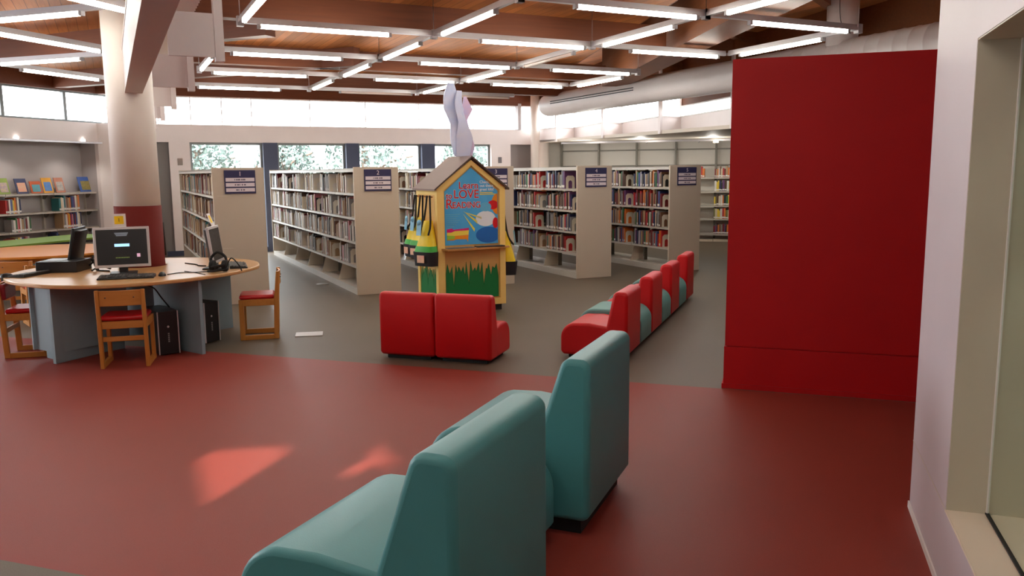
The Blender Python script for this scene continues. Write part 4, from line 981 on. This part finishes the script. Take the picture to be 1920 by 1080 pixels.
for x, y in ((-.36, -1.4), (.36, -1.4), (-.36, 1.4), (.36, 1.4)):
    bm = BM(); cyl(bm, (x, y, 0), (x, y, .55), .025, 12); obj('leg', bm, BLACK, t)

# ------------------------------------------------------------------ small fixtures
def plate(name, label, cat, P, rot, w, h, m):
    bm = BM(); box(bm, -w / 2, w / 2, -.012, 0, -h / 2, h / 2); o = obj(name, bm, m, bevel=.003, loc=P, rot=rot); tag(o, label, cat, 'wall plates'); return o
plate('wall_thermostat', 'small taupe thermostat on the white pier beside the first window', 'thermostat', PB(1.23, BW - .001, 1.80), ROTB, .09, .13, mat('taupe_plate', (150, 136, 128), .5))
plate('wall_thermostat', 'small dark thermostat on the white pier behind the kiosk roof', 'thermostat', PB(7.98, BW - .001, 1.82), ROTB, .08, .13, mat('dark_plate', (110, 104, 110), .5))
bm = BM(); box(bm, -.13, .13, -.1, .1, 0, .008); o = obj('floor_outlet', bm, mat('pale_outlet_plate', (200, 196, 196), .4), bevel=.003, loc=Vector((-1.98, 7.84, 0.0)), rot=.2); tag(o, 'pale square outlet plate set in the grey carpet between desk chair and red seats', 'floor outlet')
bm = BM(); cyl(bm, (0, 0, 0), (0, 0, .008), .09, 24); o = obj('floor_outlet', bm, mat('grey_outlet_plate', (150, 148, 142), .4), loc=Vector((-2.68, 11.49, 0.0))); tag(o, 'round outlet plate in the carpet beside the bookcase numbered 2', 'floor outlet')
# track rail under the left soffit, spot heads under the right one
t = thing('track_light', 'long silver track rail with spots under the left soffit', 'track light', PA(QL + .03, 6.6, 2.14), ROTA + math.pi / 2)
bm = BM(); box(bm, 0, 5.5, -.02, .02, -.012, .018); obj('rail', bm, SILVER, t)
GLOW = emit('spot_glow', (255, 250, 240), 6)
for x in (2.35, 3.75, 5.1):
    bm = BM(); cyl(bm, (x, 0, .0), (x, .0, .06), .02, 12); obj('spot_head', bm, GLOW, t)
t = thing('track_light', 'thin track rail with a spot under the right alcove soffit', 'track light', PA(-4.8, 17.9, 2.17), ROTA)
bm = BM(); box(bm, 0, 4.6, -.015, .015, -.012, .03); obj('rail', bm, SILVER, t)
for x in (1.9, 3.0):
    bm = BM(); cyl(bm, (x, 0, -.04), (x, .0, .02), .016, 10); obj('spot_head', bm, SILVER, t)
bm = BM(); cyl(bm, (3.35, 0, -.05), (3.35, 0, -.02), .055, 14); obj('spot_head', bm, emit('warm_spot_glow', (255, 236, 200), 5), t)

def spot(P, e, par=None):
    l = bpy.data.lights.new('spot_lamp', 'SPOT'); l.energy = e; l.spot_size = math.radians(130); l.spot_blend = .6; l.shadow_soft_size = .05; l.color = (1, .95, .86)
    o = bpy.data.objects.new('spot_lamp', l); COL.objects.link(o); o.location = P
for q in (-4.2, -2.9, -1.45):  # fill lamps added to brighten the right alcove wall
    l = bpy.data.lights.new('alcove_fill', 'POINT'); l.energy = 11; l.shadow_soft_size = .06; l.color = (1, .95, .86)
    o = bpy.data.objects.new('alcove_fill', l); COL.objects.link(o); o.location = PA(q, 17.1, 1.98)
for a in (8.95, 10.35, 11.5): spot(PA(QL + .02, a, 2.1), 9)  # lamps added near the left track heads to light the alcove
for qo, ao, w_ in ((1.5, .6, 'nearest the glass'), (2.2, .2, 'middle'), (2.9, .6, 'farthest from the glass')):  # unseen office tubes, added to brighten the reveal behind the glass
    light(PA(qo, ao, ZL), ROTA + math.pi / 2, 1.9, .3, 'added office tube light behind the inner window, out of view, ' + w_)

# ------------------------------------------------------------------ trees outside
def tree(label, P, h, r, seed):
    t = thing('tree', label, 'tree', P, 0, 'trees outside the back windows'); q = random.Random(seed)
    bm = BM(); tube(bm, curve_pts([(0, 0, -.05), (.05, 0, h * .3), (-.04, .05, h * .55), (0, 0, h * .85)], 5), .11, 8)
    for k in range(7):
        a = q.uniform(0, 6.28); z = h * q.uniform(.2, .6); tube(bm, [(0, 0, z), (r * .5 * math.cos(a), r * .5 * math.sin(a), z + h * .15), (r * .85 * math.cos(a), r * .85 * math.sin(a), z + h * .2)], .035, 5)
    obj('trunk', bm, mat('tree_bark', (96, 84, 74), .8), t)
    bm = BM()
    for k in range(2600):
        a = q.uniform(0, 6.28); f = q.random() ** .5; z = h * q.uniform(.12, 1.0); rr = r * f * (1 - .45 * abs(z / h - .5) * 2)
        c = Vector((rr * math.cos(a), rr * math.sin(a), z)); u = Vector((q.gauss(0, 1), q.gauss(0, 1), q.gauss(0, 1))).normalized(); v = u.orthogonal().normalized(); s = q.uniform(.05, .11)
        bm.faces.new([bm.verts.new(c + u * s), bm.verts.new(c + v * s * .5), bm.verts.new(c - u * s), bm.verts.new(c - v * s * .5)])
    obj('foliage', bm, mat('leaf_green', (92, 108, 102), .6), t)
tree('leafy tree outside the first back window beside the pier', PB(2.2, 24), 2.75, 1.3, 1)
tree('leafy tree outside the first back window toward the navy post', PB(4.9, 26), 2.8, 1.1, 2)
tree('broad leafy tree filling the second back window', PB(7.0, 24.5), 2.8, 1.7, 3)
tree('leafy tree outside the fourth back window behind the kiosk', PB(10.6, 25), 2.75, 1.2, 4)

# window portals steer the sampling of the sky towards the glazing; they give no light of their own
def portal(P, nrm, w, h):
    l = bpy.data.lights.new('window_portal', 'AREA'); l.shape = 'RECTANGLE'; l.size = w; l.size_y = h; l.cycles.is_portal = True
    o = bpy.data.objects.new('window_portal', l); COL.objects.link(o); o.location = P; o.rotation_euler = Vector(nrm).to_track_quat('-Z', 'Z').to_euler()
portal(PB(4.4, BW + .3, 2.76), -dB, 9.2, .62); portal(PB(4.6, BW + .3, 1.08), -dB, 6.5, 2.2)
portal(PA(QL - .15, 4.5, 2.77), dQ, 16.4, .6); portal(PA(QL - .15, 3.75, 1.33), dQ, 4.9, 1.66); portal(PB(9.45, 10.5, 2.77), -dP, 14, .6)

# lettering becomes plain mesh
bpy.context.view_layer.update(); dg = bpy.context.evaluated_depsgraph_get()
for o in [o for o in bpy.data.objects if o.type == 'FONT']:
    me = bpy.data.meshes.new_from_object(o.evaluated_get(dg)); n = bpy.data.objects.new(o.name, me); nm_ = o.name
    COL.objects.link(n); n.parent = o.parent; n.location = o.location; n.rotation_euler = o.rotation_euler; n.scale = o.scale
    bpy.data.objects.remove(o); n.name = nm_
